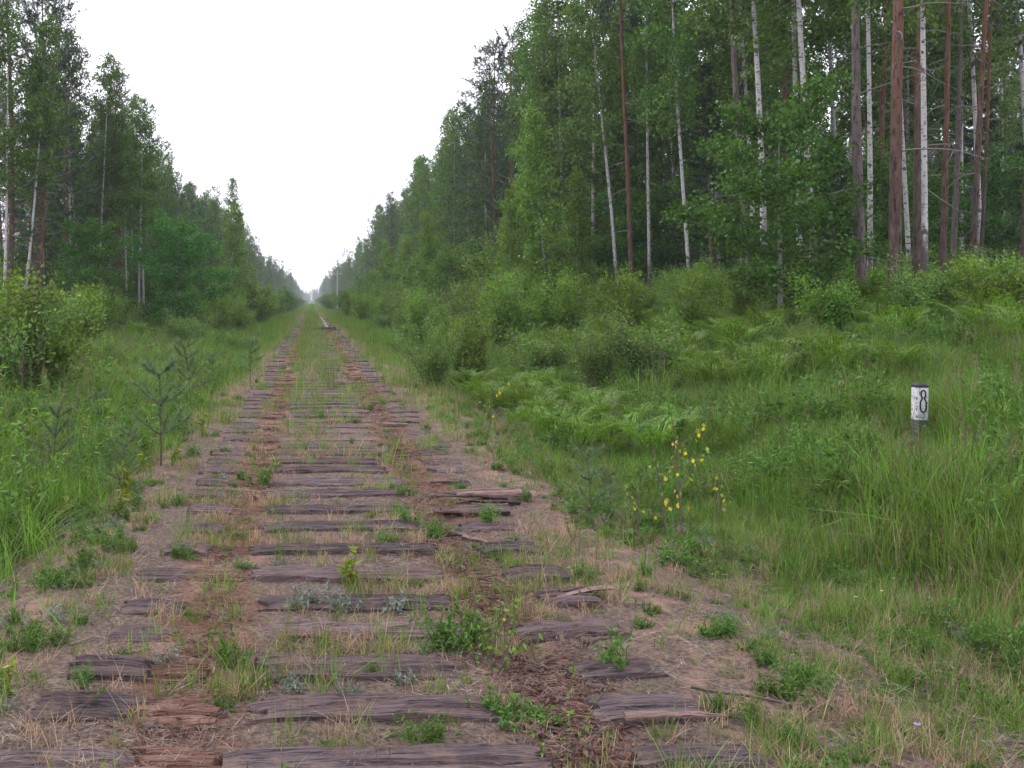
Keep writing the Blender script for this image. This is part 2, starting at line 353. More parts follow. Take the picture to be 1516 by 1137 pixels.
CENT = [3.55, 4.03, 4.475, 5.00, 5.46, 6.03, 6.64, 7.30, 7.94, 8.55]
rs = np.random.default_rng(5); r0 = random.Random(8)
while CENT[-1] < 95: CENT.append(CENT[-1] + r0.uniform(0.54, 0.63))
# per sleeper: left end, left rot, middle, right rot, right end as x intervals (None = gone)
SPEC = {0: [(-1.15, -.66), (-.64, -.33), (-.30, .86), (.90, 1.22), (1.20, 1.66)],
        1: [(-1.14, -.74), (-.76, -.42), (-.22, .75), (.99, 1.22), (1.16, 1.62)],
        2: [(-1.10, -.76), (-.78, -.46), (-.24, .70), None, (1.20, 1.60)],
        3: [(-1.02, -.72), (-.76, -.44), (-.26, .86), (.95, 1.10), (1.08, 1.60)],
        4: [(-1.05, -.70), (-.72, -.42), (-.28, .80), None, (1.30, 1.60)],
        5: [(-1.08, -.72), (-.75, -.40), (-.34, .80), (.92, 1.14), (1.22, 1.58)],
        6: [(-.98, -.70), (-.72, -.40), (-.40, .84), None, (1.18, 1.56)],
        7: [(-.95, -.66), (-.66, -.38), (-.36, .80), None, (1.12, 1.55)],
        8: [(-1.0, -.66), (-.68, -.40), (-.34, .82), (.86, 1.1), (1.14, 1.5)],
        9: [(-1.06, -.70), (-.72, -.42), (-.38, .78), (.84, 1.08), None]}
NAMES = ['weathered_end', 'rotted_seat', 'middle_section', 'rotted_seat', 'weathered_end']
POOL = {}
def pooled(kind, L):
    """shared section meshes for the sleepers farther off"""
    key = (kind, r0.randrange(4))
    if key not in POOL:
        k, v = key
        base = {'end': 0.45, 'rot': 0.32, 'mid': 1.15}[k]
        POOL[key] = (section_mesh('sleeper_' + k, rs, base, cracks=2 if k != 'rot' else 4, crack_d=.018 if k != 'rot' else .03, ragged=(.04, .04), nx=12, ny=7,
                                  mat=MT['rot'] if k == 'rot' else MT['tie' if v % 2 else 'tie_dark'], rough=.006), base)
    m, b = POOL[key]; return m, L / b
for i, yc in enumerate(CENT):
    if i < 10: lab = ('%s from the camera: ' % (ORD[i] if i else 'nearest')) + LOOK[i]; grp = 'railway sleepers'
    elif i < 20: lab = '%s weathered railway sleeper counted along the track from the camera' % ORD[i]; grp = 'railway sleepers'
    elif yc < 32: lab = 'grassed-in sleeper of the middle stretch, beyond the twentieth sleeper'; grp = 'sleepers of the middle stretch'
    else: lab = 'half-buried sleeper in the far stretch of the trackbed'; grp = 'sleepers of the far stretch'
    rot = r0.uniform(-.012, .022) + 0.008
    xo = XC + r0.uniform(-.05, .05) if i >= 10 else 0.235
    t = thing('railway_sleeper', lab, 'sleeper', (xo, yc, 0), (0, 0, rot), 1.0, grp)
    sp = SPEC.get(i)
    if sp is None:
        sp = [(-1.36 + r0.uniform(-.05, .1), -.98), (-.98, -.62), (-.58 + r0.uniform(-.05, .1), .55 + r0.uniform(-.1, .1)), (.58, .98), (1.0, 1.36 + r0.uniform(-.1, .05))]
        for k in (0, 1, 3, 4):
            if r0.random() < (.10 if k in (0, 4) else .25): sp[k] = None
        off = 0
    else: off = 0.235
    for k, iv in enumerate(sp):
        if iv is None: continue
        L = iv[1] - iv[0]; c = (iv[0] + iv[1]) / 2 - off; rotk = k in (1, 3)
        if i < 14:
            mm = section_mesh('sleeper_' + NAMES[k], rs, L, W=.235 + rs.uniform(-.02, .02), cracks=5 if rotk else int(rs.integers(2, 5)), crack_d=.03 if rotk else .022,
                              ragged=(.06, .06) if rotk else ((.015, .05) if k == 0 else (.05, .015) if k == 4 else (.05, .05)), rough=.012 if rotk else .008,
                              ny=19, mat=MT['rot'] if rotk else (MT['tie_dark'] if r0.random() < .35 else MT['tie']), sag=.012 if rotk else 0)
            o = obj(NAMES[k], mm, t); sx = 1
        else:
            mm, sx = pooled('rot' if rotk else ('mid' if k == 2 else 'end'), L); o = obj(NAMES[k], mm, t)
        zc = tz(xo + c, yc) + {0: .030, 1: .030, 2: .025, 3: .022, 4: .026}[k] + r0.uniform(-.010, .012)
        o.location = (c, r0.uniform(-.02, .02) if k != 2 else 0, zc); o.scale = (sx, 1, 1)
        o.rotation_euler = (r0.uniform(-.05, .05), r0.uniform(-.012, .012) + (.03 if k == 0 else -.02 if k == 4 else 0), r0.uniform(-.03, .03) if k != 4 else r0.uniform(.0, .10))

# loose pieces of split wood -----------------------------------------------------------------
def splinter_mesh(name, rng, L, W, T, mat, n=9, taper=0.5):
    """a riven length of wood: square-ended on one side, torn to a point on the other"""
    g = Geo(); x = np.linspace(0, 1, n); k = 7; a = np.arange(k) * 2 * math.pi / k
    rad = 1 - taper * x ** 1.8 + rng.uniform(-.08, .08, n)
    rr = 1 + rng.uniform(-.22, .22, k)
    V = np.stack([np.repeat(x * L - L / 2, k), (np.cos(a)[None] * rr * rad[:, None] * W / 2 + (rng.uniform(-.5, .5, n) * .01)[:, None]).ravel(),
                  (np.sin(a)[None] * rr * rad[:, None] * T / 2 + (fbm(x * 3, x * 0, int(rng.integers(9999))) * .012)[:, None]).ravel()], -1)
    i = np.arange(n - 1)[:, None] * k; j = np.arange(k)[None]; j2 = (j + 1) % k
    g.add(V, q=np.stack([i + j, i + j2, i + k + j2, i + k + j], -1).reshape(-1, 4))
    c = V.reshape(n, k, 3).mean(1)
    for e in (0, n - 1):
        base = V.reshape(n, k, 3)[e]; g.add(np.concatenate([base, c[e][None]]), t=np.stack([np.arange(k), (np.arange(k) + 1) % k, np.full(k, k)], -1))
    return g.mesh(name, mat)
rw = np.random.default_rng(31)
# two raised, split sleeper ends on the right
def chunk(px, py, L, W, T, rz, label, pieces, tilt=0.0):
    x, y, z = ground_at(px, py)
    t = thing('split_sleeper_end', label, 'wood chunk', (x, y, z), (0, 0, rz), 1.0, 'split sleeper ends')
    for (dx, dy, dz, l, w, h, m, ra, rb) in pieces:
        o = obj('riven_piece', splinter_mesh('riven_piece', rw, l, w, h, MT[m], taper=.55), t, (dx, dy, dz)); o.rotation_euler = (rw.uniform(-.3, .3), rb, math.pi + ra)
    return t
chunk(695, 745, .6, .2, .12, .10, 'raised split sleeper end with pale torn grain, leaning on the rotten wood',
      [(.04 + .02 * k, .07 - .035 * k, .035 + .03 * (k % 3), .62 - .07 * (k % 4), .055 + .02 * (k % 2), .035 + .012 * (k % 3), ['split', 'tie_dark', 'split', 'tie', 'rot'][k % 5], [.02, .10, -.12, .05, .42, -.05][k % 6], [-.06, -.10, .02, -.03, .08, .0][k % 6]) for k in range(7)])
chunk(700, 762, .5, .2, .1, -.06, 'dark grey split sleeper end lying in front of the pale raised one',
      [(.02, .0, .03, .54, .10, .06, 'tie_dark', 0, .02), (-.03, .05, .04, .46, .05, .05, 'tie_dark', .06, .03), (.14, .07, .07, .30, .04, .03, 'split', .1, -.05), (-.12, -.05, .03, .40, .04, .03, 'rot', -.15, .02)])
chunk(865, 885, .4, .16, .06, .32, 'pale slanting slab of split sleeper wood resting on the fifth sleeper',
      [(0, 0, .035, .36, .07, .03, 'split', 0, .05), (.02, .05, .03, .30, .05, .03, 'tie', .0, 0), (.0, -.05, .03, .26, .03, .025, 'tie_dark', .1, 0)])
def stick(px, py, L, W, T, rz, ry, m, label, name='wood_splinter', up=.02):
    x, y, z = ground_at(px, py)
    o = obj(name, splinter_mesh(name, rw, L, W, T, MT[m], taper=.6), None, (x, y, z + up)); o.rotation_euler = (rw.uniform(-.2, .2), ry, rz)
    return tag(o, label, 'wood splinter', 'loose wood splinters')
stick(692, 800, .34, .05, .04, -.9, .0, 'tie_dark', 'dark pointed splinter slanting across the right rail line', up=.025)
stick(705, 803, .22, .03, .02, -.8, .0, 'split', 'thin pale splinter beside the dark pointed one', up=.02)
stick(880, 955, .15, .04, .03, .2, -.05, 'tie_dark', 'short black sliver above the split third sleeper', up=.03)
stick(1000, 1089, .40, .045, .022, .02, 0, 'split', 'straight pale plank lying along the nearest sleeper', name='loose_plank', up=.075)
stick(660, 718, .30, .035, .03, .15, 0, 'split', 'pale splinter just beyond the raised split sleeper end', up=.03)
stick(600, 630, .40, .08, .06, -.1, .02, 'tie_dark', 'dark torn sleeper stub at the right edge of the middle stretch', up=.05)
stick(585, 634, .35, .06, .06, .1, .02, 'split', 'pale torn stub leaning against the dark one', up=.05)
stick(210, 968, .12, .02, .015, .2, 0, 'split', 'bleached stick lying left of the third sleeper', up=.012)
stick(1125, 1045, .55, .018, .016, -.25, .05, 'twig', 'thin dark fallen stick in the lower right verge', name='fallen_stick', up=.03)
stick(1160, 655, .7, .012, .012, -.5, .25, 'twig', 'dark leaning stem in the grass halfway up the right bank', name='fallen_stick', up=.22)
stick(124, 950, .16, .012, .01, .9, 0, 'dead_twig', 'thin grey twig on the bare ground at the left', up=.012)
for k in range(26):
    x = XC + .79 + rw.normal() * .16; y = 3.6 + rw.uniform(0, 1) ** 1.5 * 18
    o = obj('wood_splinter', splinter_mesh('wood_splinter', rw, rw.uniform(.08, .22), rw.uniform(.012, .03), .014, MT['rot' if rw.random() < .6 else 'tie_dark'], n=5, taper=.7), None, (x, y, tz(x, y) + .014))
    o.rotation_euler = (0, rw.uniform(-.1, .1), rw.uniform(-.9, .9)); tag(o, 'small brown splinter scattered along the right rail line', 'wood splinter', 'brown splinters along the right rail line')

# lifted sleeper and remaining rail far up the track
x, y = 0.86, 57.0
o = obj('lifted_sleeper', section_mesh('lifted_sleeper', rs, 1.3, nx=14, ny=7, mat=MT['tie_dark'], ragged=(.05, .02)), None, (0.75, 56.5, .24)); o.rotation_euler = (0, -.05, .05)
tag(o, 'dark sleeper lying raised across the track at the end of the rail', 'sleeper', 'railway sleepers')
g = Geo(); prof = np.array([(-.066, 0), (.066, 0), (.066, .012), (.012, .03), (.012, .12), (.036, .13), (.036, .165), (-.036, .165), (-.036, .13), (-.012, .12), (-.012, .03), (-.066, .012)])
ry_ = np.linspace(57.3, 96, 12); n = len(prof)
V = np.concatenate([np.stack([prof[:, 0] + .98 - .004 * (q - 57) * 0, np.full(n, q), prof[:, 1] + .03], -1) for q in ry_])
i = np.arange(len(ry_) - 1)[:, None] * n; j = np.arange(n)[None]; j2 = (j + 1) % n
g.add(V, q=np.stack([i + j, i + j2, i + n + j2, i + n + j], -1).reshape(-1, 4))
tag(obj('rail', g.mesh('rail', MT['steel'])), 'pale worn steel rail left in place far up the track', 'rail')

# ------------------------------------------------------------------ picket post
PY = ground_at(1362, 643)[1]; PK = PY / 11
pz = tz(lat(1356, PY), PY)
pt = thing('picket_post', 'short white-painted railway post with black cap and a figure eight', 'post', (lat(1358, PY) + .065 * PK, PY + .065 * PK, pz), (0, math.radians(.6), math.radians(-1)))
ptop = CAMZ - (568 - 447) / 1440 * PY - pz; wtop = CAMZ - (574 - 447) / 1440 * PY - pz; wbot = CAMZ - (622 - 447) / 1440 * PY - pz
def prism(z0, z1, w0, w1, bev=0.012):
    g = Geo()
    def ring(w, z):
        h = w / 2; b = bev; return [(-h + b, -h, z), (h - b, -h, z), (h, -h + b, z), (h, h - b, z), (h - b, h, z), (-h + b, h, z), (-h, h - b, z), (-h, -h + b, z)]
    V = ring(w0, z0) + ring(w1, z1) + [(0, 0, z1 + .004)]; k = np.arange(8); k2 = (k + 1) % 8
    g.add(V, q=np.stack([k, k2, k2 + 8, k + 8], -1), t=np.stack([k + 8, k2 + 8, np.full(8, 16)], -1)); return g
obj('base', prism(-.2, wbot, .125 * PK, .125 * PK).mesh('post_base', MT['concrete']), pt)
shaft_ = obj('painted_shaft', prism(wbot, wtop, .130 * PK, .130 * PK).mesh('post_shaft', MT['white']), pt)
gc = prism(wtop, ptop - .02, .134 * PK, .134 * PK); g2 = prism(ptop - .02, ptop, .134 * PK, .085 * PK); gc.add(np.concatenate(g2.v), q=np.concatenate(g2.q), t=np.concatenate(g2.t))
obj('cap', gc.mesh('post_cap', MT['black']), pt)
def eight(h, w, sw):
    """a tall narrow 8 with an open waist, drawn as a flat ribbon"""
    s = np.linspace(0, 2 * math.pi, 48, endpoint=False); z = np.cos(s) * h / 2
    half = w / 2 * np.where(z > .08 * h, .80, 1.0) * np.sqrt(np.clip(1 - ((z / (h / 2)) ** 6), 0.0, 1)) * (1 - .55 * np.exp(-((z - .12 * h) / (.10 * h)) ** 2))
    x = np.sign(np.sin(s)) * half
    P = np.stack([x, z], -1); T = np.roll(P, -1, 0) - np.roll(P, 1, 0); Nn = np.stack([T[:, 1], -T[:, 0]], -1); Nn /= np.linalg.norm(Nn, axis=1)[:, None] + 1e-9
    A = P + Nn * sw / 2; B = P - Nn * sw / 2; n = len(P); k = np.arange(n); k2 = (k + 1) % n
    g = Geo(); V = np.concatenate([np.stack([A[:, 0], np.zeros(n), A[:, 1]], -1), np.stack([B[:, 0], np.zeros(n), B[:, 1]], -1)])
    V2 = V.copy(); V2[:, 1] = .003
    g.add(np.concatenate([V, V2]), q=np.concatenate([np.stack([k, k2, k2 + n, k + n], -1), np.stack([k, k + 2 * n, k2 + 2 * n, k2], -1), np.stack([k + n, k2 + n, k2 + 3 * n, k + 3 * n], -1)])); return g
e = obj('numeral', eight(.245 * PK, .066 * PK, .017 * PK).mesh('numeral', MT['black']), shaft_, (.0, -.0655 * PK - .0025, (wtop + wbot) / 2 + .03 * PK))

# ------------------------------------------------------------------ utility pole far right of the track
up_ = thing('utility_pole', 'thin pale utility pole standing far off right of the track', 'pole', (4.0, 150, tz(4, 150)))
g = Geo(); g.tube([(0, 0, -.3), (0, 0, 3), (0, 0, 6.6)], [.14, .13, .10], 8); obj('shaft', g.mesh('pole_shaft', MT['pole'], True), up_)
g = Geo(); g.tube([(-.7, 0, 6.1), (.7, 0, 6.1)], [.06, .06], 6); obj('crossarm', g.mesh('crossarm', MT['pole'], True), up_)

# ------------------------------------------------------------------ plant builders (prototype meshes)
def path(rng, p, d, L, n, wob, grav=0.0):
    P = [np.array(p, float)]; d = np.array(d, float); d /= np.linalg.norm(d)
    for k in range(n):
        d = d + rng.normal(size=3) * wob; d[2] += grav / n; d /= np.linalg.norm(d); P.append(P[-1] + d * L / n)
    return np.array(P)
def trunk_path(rng, H, bend):
    n = 16; z = np.linspace(0, H, n); a = rng.uniform(0, 6.28); k = rng.uniform(.6, 1.4)
    off = bend * (np.sin(z / H * 2.2 * k + a) - math.sin(a)); off2 = bend * .6 * (np.sin(z / H * 3.7 * k + a * 2) - math.sin(a * 2))
    P = np.stack([off, off2, z], -1); P[0, 2] = -.25; return P
def at_h(P, h): return np.array([np.interp(h, P[:, 2], P[:, c]) for c in range(3)])
def trunk_geo(rng, H, r, bend, sides=9, rough=.05, flare=.35, power=.8):
    P = trunk_path(rng, H, bend); t = np.clip(P[:, 2] / H, 0, 1); R = r * ((1 - t) ** power * .97 + .03) + r * flare * np.exp(-P[:, 2].clip(0) / .5)
    zz = np.concatenate([[-.25, .0, .25, .6, 1.1], np.linspace(1.8, H, 20)]); Q = np.array([at_h(P, h) for h in zz]); R = np.interp(zz, P[:, 2], R)
    Q[0, 2] = -.25; g = Geo(); g.tube(Q, R, sides, rough=rough, rng=rng); return g, Q, R

def make_broadleaf(rng, H, r, cb, spread, nb, lk, leaf, lmat, bark, droop=.6, bend=.25, elev=(20, 60), top=.95, twiglen=(.4, .9), nl=(10, 16), clump=.10, profile='birch'):
    g, P, R = trunk_geo(rng, H, r, bend); br = Geo(); lf = Geo()
    for i in range(nb):
        t = cb + (top - cb) * ((i + rng.uniform(0, 1)) / nb); c = (t - cb) / (1 - cb); h = t * H; p = at_h(P, h)
        pr = (min(1, .45 + c * 2.0) * (1 - c) ** .75 + .10) if profile == 'birch' else math.sqrt(max(.03, 1 - (2 * c - .8) ** 2 / 1.6))
        L = spread * pr * rng.uniform(.6, 1.2); az = i * 2.4 + rng.uniform(-.6, .6); el = math.radians(rng.uniform(*elev) + c * 15)
        d = (math.cos(az) * math.cos(el), math.sin(az) * math.cos(el), math.sin(el))
        B = path(rng, p, d, L, 5, .10, -droop * .6); rb = max(.008, np.interp(h, P[:, 2], R) * .38)
        br.tube(B, np.linspace(rb, .004, 6), 4)
        m = int(4 + L * lk); ss = rng.uniform(.2, 1.0, m); f = ss * 5; k = np.minimum(f.astype(int), 4); q = B[k] + (B[k + 1] - B[k]) * (f - k)[:, None]
        td = unit(np.stack([rng.normal(size=m) + d[0] * .8, rng.normal(size=m) + d[1] * .8, rng.normal(size=m) * .5 - droop * rng.uniform(.2, 1.6, m)], -1))
        tl = rng.uniform(*twiglen, m) * (1 - .3 * ss)
        for a in range(m):
            if a % 3 == 0: br.tube([q[a], q[a] + td[a] * tl[a] * .5, q[a] + td[a] * tl[a] + (0, 0, -.1 * droop)], [.006, .004, .002], 3)
            kk = int(rng.integers(*nl)); s = rng.uniform(0, 1, kk)[:, None]
            C = q[a] + td[a] * tl[a] * s + rng.normal(size=(kk, 3)) * clump; C[:, 2] -= .12 * droop * s[:, 0] ** 2
            leafset(lf, rng, C, leaf, leaf * .75)
    nm = bark
    return dict(trunk=g.mesh('trunk', MT[bark], True), branches=br.mesh('branches', MT['twig'], True), crown=lf.mesh('crown', MT[lmat]))

def tufts(lf, rng, C, D, n, L, W):
    """needle brushes round shoot tips C pointing along D"""
    m = len(C); A = unit(np.repeat(D, n, 0) * .9 + rng.normal(size=(m * n, 3)) * .65); base = np.repeat(C, n, 0) + np.repeat(D, n, 0) * rng.uniform(-.16, .06, (m * n, 1))
    B = unit(np.cross(A, rng.normal(size=(m * n, 3)))); lf.spikes(base, A, B, L * rng.uniform(.7, 1.2, m * n), W)
def make_pine(rng, H, r, cb, spread, nb, bark, dead=14, nt=13, bend=.30):
    g, P, R = trunk_geo(rng, H, r, bend, 11, .09, .25, .7); br = Geo(); lf = Geo(); dd = br
    for i in range(nb):
        t = cb + (.985 - cb) * ((i + rng.uniform(0, 1)) / nb); c = (t - cb) / (1 - cb); h = t * H; p = at_h(P, h)
        L = spread * (math.sqrt(max(0, 1 - (c * 1.02) ** 2)) * .85 + .15) * rng.uniform(.55, 1.2) * (min(1, .55 + c * 2)); az = i * 2.4 + rng.uniform(-.7, .7); el = math.radians(rng.uniform(-12, 22) + c * 32)
        d = np.array((math.cos(az) * math.cos(el), math.sin(az) * math.cos(el), math.sin(el)))
        B = path(rng, p, d, L, 5, .10, .35); br.tube(B, np.linspace(max(.012, np.interp(h, P[:, 2], R) * .34), .006, 6), 4)
        m = int(nt * (.5 + L / spread * .7)); ss = rng.uniform(.3, 1.0, m); f = ss * 5; k = np.minimum(f.astype(int), 4); q = B[k] + (B[k + 1] - B[k]) * (f - k)[:, None]
        td = unit(d * .7 + rng.normal(size=(m, 3)) * .7 + (0, 0, .35)); C = q + td * rng.uniform(.1, .5, (m, 1))
        for a in range(0, m, 3): br.tube([q[a], C[a]], [.007, .004], 3)
        tufts(lf, rng, C, td, 22, .15, .024); tufts(lf, rng, (q + C) / 2, td, 10, .13, .024)
    for i in range(dead):
        h = H * rng.uniform(.15, cb + .05); p = at_h(P, h); az = rng.uniform(0, 6.28); L = rng.uniform(.5, 2.0)
        B = path(rng, p, (math.cos(az), math.sin(az), rng.uniform(-.15, .25)), L, 5, .12, -.25); dd.tube(B, np.linspace(.018, .004, 6), 4)
        for _ in range(4):
            k = int(rng.integers(2, 5)); dd.tube(path(rng, B[k], rng.normal(size=3), rng.uniform(.2, .6), 3, .2, -.2), [.007, .005, .004, .002], 3)
    out = dict(trunk=g.mesh('trunk', MT[bark], True), branches=br.mesh('branches', MT['dead_twig'], True), crown=lf.mesh('crown', MT['pine_needle']))
    return out
def make_spruce(rng, H, r, spread, nb, cb=.06):
    g, P, R = trunk_geo(rng, H, r, .08, 8); br = Geo(); lf = Geo()
    for i in range(nb):
        t = cb + (.98 - cb) * ((i + rng.uniform(0, 1)) / nb) ** .85; h = t * H; p = at_h(P, h); L = spread * ((1 - t) ** .85 + .05) * rng.uniform(.75, 1.15); az = i * 2.4 + rng.uniform(-.4, .4)
        d = np.array((math.cos(az), math.sin(az), rng.uniform(-.15, .15) + t * .5)); B = path(rng, p, d, L, 5, .05, -.25 + t * .5); br.tube(B, np.linspace(.02, .005, 6), 3)
        m = int(10 + L * 20); s = rng.uniform(.1, 1, m); f = s * 5; k = np.minimum(f.astype(int), 4); q = B[k] + (B[k + 1] - B[k]) * (f - k)[:, None]
        sd2 = unit(np.cross(d, (0, 0, 1.)))[None] * rng.choice([-1, 1], m)[:, None]; td = unit(sd2 * rng.uniform(.3, 1, (m, 1)) + unit(d) * .7 + (0, 0, -.35)); C = q + td * (rng.uniform(.05, .35, (m, 1)) * (1.1 - s)[:, None] * L ** .5)
        tufts(lf, rng, C, td, 12, .12, .026)
    return dict(trunk=g.mesh('trunk', MT['pine_grey'], True), branches=br.mesh('branches', MT['twig'], True), crown=lf.mesh('crown', MT['spruce_needle']))
def make_bush(rng, H, spread, stems, leaf, lmat, ntw=26, nl=(9, 15), clump=.09, ratio=.6):
    br = Geo(); lf = Geo()
    for i in range(stems):
        az = rng.uniform(0, 6.28); tilt = rng.uniform(0, 1.1) ** .8 * spread / H; L = H * rng.uniform(.4, 1.12)
        B = path(rng, (rng.normal() * .12, rng.normal() * .12, -.1), (math.cos(az) * tilt, math.sin(az) * tilt, 1), L, 7, .10); br.tube(B, np.linspace(.018 * H / 2 + .004, .003, 8), 4)
        m = ntw; ss = rng.uniform(.18, 1.0, m); f = ss * 7; k = np.minimum(f.astype(int), 6); q = B[k] + (B[k + 1] - B[k]) * (f - k)[:, None]
        td = unit(rng.normal(size=(m, 3)) + (0, 0, .55)); tl = rng.uniform(.14, .5, m) * (H / 2) ** .5 * (1.25 - .6 * ss)
        for a in range(m):
            if a % 2 == 0: br.tube([q[a], q[a] + td[a] * tl[a]], [.005, .002], 3)
            kk = int(rng.integers(*nl)); s = rng.uniform(.1, 1.1, kk)[:, None]; C = q[a] + td[a] * tl[a] * s + rng.normal(size=(kk, 3)) * clump
            leafset(lf, rng, C, leaf, leaf * ratio, axis=np.repeat(td[a][None], kk, 0))
    return dict(stems=br.mesh('stems', MT['twig'], True), foliage=lf.mesh('foliage', MT[lmat]))
def make_fern(rng, n=7, L=.9):
    """bracken: upright stalks, each with a tilted triangular frond of paired pinnae"""
    g = Geo(); st = Geo()
    for i in range(n):
        az = i * 6.28 / n + rng.uniform(-.5, .5); d = np.array((math.cos(az), math.sin(az), 0)); l = L * rng.uniform(.7, 1.15); t = np.linspace(0, 1, 9); b = d * rng.uniform(.02, .18)
        P = b + d * (t ** 1.7 * l * rng.uniform(.35, .7))[:, None] + np.stack([t * 0, t * 0, l * (1.25 * t - .50 * t ** 2.6) - .02], -1); st.tube(P, np.linspace(.006, .002, 9), 3)
        s = np.linspace(.36, 1, 13); Q = np.stack([np.interp(s, t, P[:, c]) for c in range(3)], -1); T = unit(np.gradient(Q, axis=0)); side = unit(np.cross(T, (0, 0, 1.)))
        for sg in (-1, 1):
            A = unit(side * sg + T * .40 + rng.normal(size=Q.shape) * .16 + (0, 0, -.1)); pl = l * .34 * (1 - (s - .36) / .70) ** .8 + .015
            for frac in (.15, .35, .55, .75, .93):
                for s2 in (-1, 1):
                    B2 = unit(A * .6 + T * s2 + rng.normal(size=Q.shape) * .15); ll = pl * .30 * (1.15 - frac)
                    g.cards(Q + A * (pl * frac)[:, None] + B2 * (ll * .45)[:, None], B2, unit(np.cross(B2, np.cross(A, T)) + rng.normal(size=Q.shape) * .1), ll, ll * .45)
    return dict(stalks=st.mesh('stalks', MT['herb'], True), fronds=g.mesh('fronds', MT['fern']))
def blades(g, rng, n, rad, L, W, lean=.5, curl=.5, seg=3):
    a = rng.uniform(0, 6.28, n); r = rad * np.sqrt(rng.uniform(0, 1, n)); base = np.stack([np.cos(a) * r, np.sin(a) * r, np.full(n, -.02)], -1)
    az = rng.uniform(0, 6.28, n); ln = np.abs(rng.normal(0, lean, n)); l = L * rng.uniform(.5, 1.15, n); d = np.stack([np.cos(az), np.sin(az)], -1); sidev = np.stack([-d[:, 1], d[:, 0], np.zeros(n)], -1)
    V = []
    for k in range(seg + 1):
        t = k / seg; c = base + np.concatenate([d * (l * t * ln * (1 + curl * t))[:, None], (l * (t - .35 * curl * ln * t ** 2.2))[:, None]], 1); w = (W * (1 - t) ** .7 * .5 + .0004) * rng.uniform(.7, 1.3, n)[:, None] if k < seg else W * .04
        V += [c - sidev * w, c + sidev * w]
    V = np.stack(V, 1); m = 2 * (seg + 1); q = np.concatenate([np.array([[2 * k, 2 * k + 1, 2 * k + 3, 2 * k + 2]]) for k in range(seg)])
    g.add(V.reshape(-1, 3), q=(q[None] + (np.arange(n) * m)[:, None, None]).reshape(-1, 4))
    return base, d, l, ln
def make_herb(rng, R, Hh, stems, leaf, mat, nl=12, ratio=.45, smat='herb'):
    st = Geo(); lf = Geo()
    for i in range(stems):
        az = rng.uniform(0, 6.28); k = rng.uniform(0, 1); P = path(rng, (rng.normal() * R * .25, rng.normal() * R * .25, -.02), (math.cos(az) * k * R / Hh * 1.2, math.sin(az) * k * R / Hh * 1.2, 1), Hh * rng.uniform(.5, 1.1), 4, .12)
        st.tube(P, np.linspace(.0035, .0015, 5), 3); s = rng.uniform(.15, 1, nl) * 4; j = np.minimum(s.astype(int), 3); q = P[j] + (P[j + 1] - P[j]) * (s - j)[:, None]
        A = unit(rng.normal(size=(nl, 3)) + (0, 0, .3)); N = rand_dirs(rng, nl, 1.2); L = leaf * rng.uniform(.6, 1.2, nl); lf.cards(q + A * L[:, None] * .5, A, unit(np.cross(N, A)), L, L * ratio)
    return dict(stems=st.mesh('stems', MT[smat], True), foliage=lf.mesh('foliage', MT[mat]))
def make_sapling_pine(rng, H, whorls):
    st = Geo(); lf = Geo(); P = path(rng, (0, 0, -.05), (rng.normal() * .05, rng.normal() * .05, 1), H, 8, .035); st.tube(P, np.linspace(.006 + H * .004, .003, 9), 6)
    def shoot(B, n, ln):
        s = rng.uniform(.25, 1.02, n) * (len(B) - 1); j = np.minimum(s.astype(int), len(B) - 2); q = B[j] + (B[j + 1] - B[j]) * (s - j)[:, None]; d = unit(B[j + 1] - B[j]); A = unit(d * .75 + rng.normal(size=(n, 3)) * .6)
        lf.spikes(q, A, unit(np.cross(A, rng.normal(size=(n, 3)))), ln * rng.uniform(.7, 1.2, n), .005)
    for w in range(whorls):
        h = H * (.32 + .62 * w / max(1, whorls - 1)); p = at_h(P, h)
        for b in range(int(rng.integers(4, 6))):
            az = b * 1.3 + w + rng.uniform(-.3, .3); B = path(rng, p, (math.cos(az), math.sin(az), .55), H * (.42 - .22 * w / whorls) * rng.uniform(.7, 1.15), 4, .08, .25); st.tube(B, np.linspace(.006, .003, 5), 4); shoot(B, 170, .08)
    shoot(P[3:], 260, .08)
    return dict(stem=st.mesh('stem', MT['twig'], True), needles=lf.mesh('needles', MT['sapling_needle']))

R = np.random.default_rng
# broadleaf and conifer prototypes
BIRCH = [make_broadleaf(R(100 + k), 16.5, .085, [.38, .48, .36, .45, .40][k], [2.3, 2.0, 2.6, 2.1, 2.4][k], 50, 7.5, .125, 'birch_leaf', 'birch_bark', droop=.9) for k in range(5)]
BIRCH_LOW = [make_broadleaf(R(130 + k), 15.0, .085, .13, 2.5, 66, 7.5, .13, 'birch_leaf', 'birch_bark', droop=.75) for k in range(3)]
BIRCH_YOUNG = [make_broadleaf(R(160 + k), 7.5, .045, .12, 1.4, 50, 9, .10, 'young_leaf', 'birch_bark', droop=.2, elev=(25, 55), twiglen=(.25, .6), bend=.18) for k in range(3)]
ASPEN = [make_broadleaf(R(190 + k), 16.0, .10, .18, 2.3, 60, 7.0, .14, 'aspen_leaf', 'aspen_bark', droop=.3, elev=(15, 50)) for k in range(2)]
OAK = [make_broadleaf(R(220 + k), 4.6, .06, .12, 2.1, 32, 11.0, .095, 'oak_leaf', 'aspen_bark', droop=.05, elev=(0, 35), twiglen=(.25, .6), nl=(20, 30), clump=.13, bend=.1, profile='round') for k in range(2)]
PINE = [make_pine(R(250 + k), 18.0, .125, [.52, .58, .48, .62][k], [2.5, 2.2, 2.7, 2.0][k], 56, ['pine_bark', 'pine_red', 'pine_bark', 'pine_grey'][k]) for k in range(4)]
PINE_FULL = [make_pine(R(280 + k), 17.0, .13, .22, 2.8, 84, 'pine_bark', dead=6) for k in range(2)]
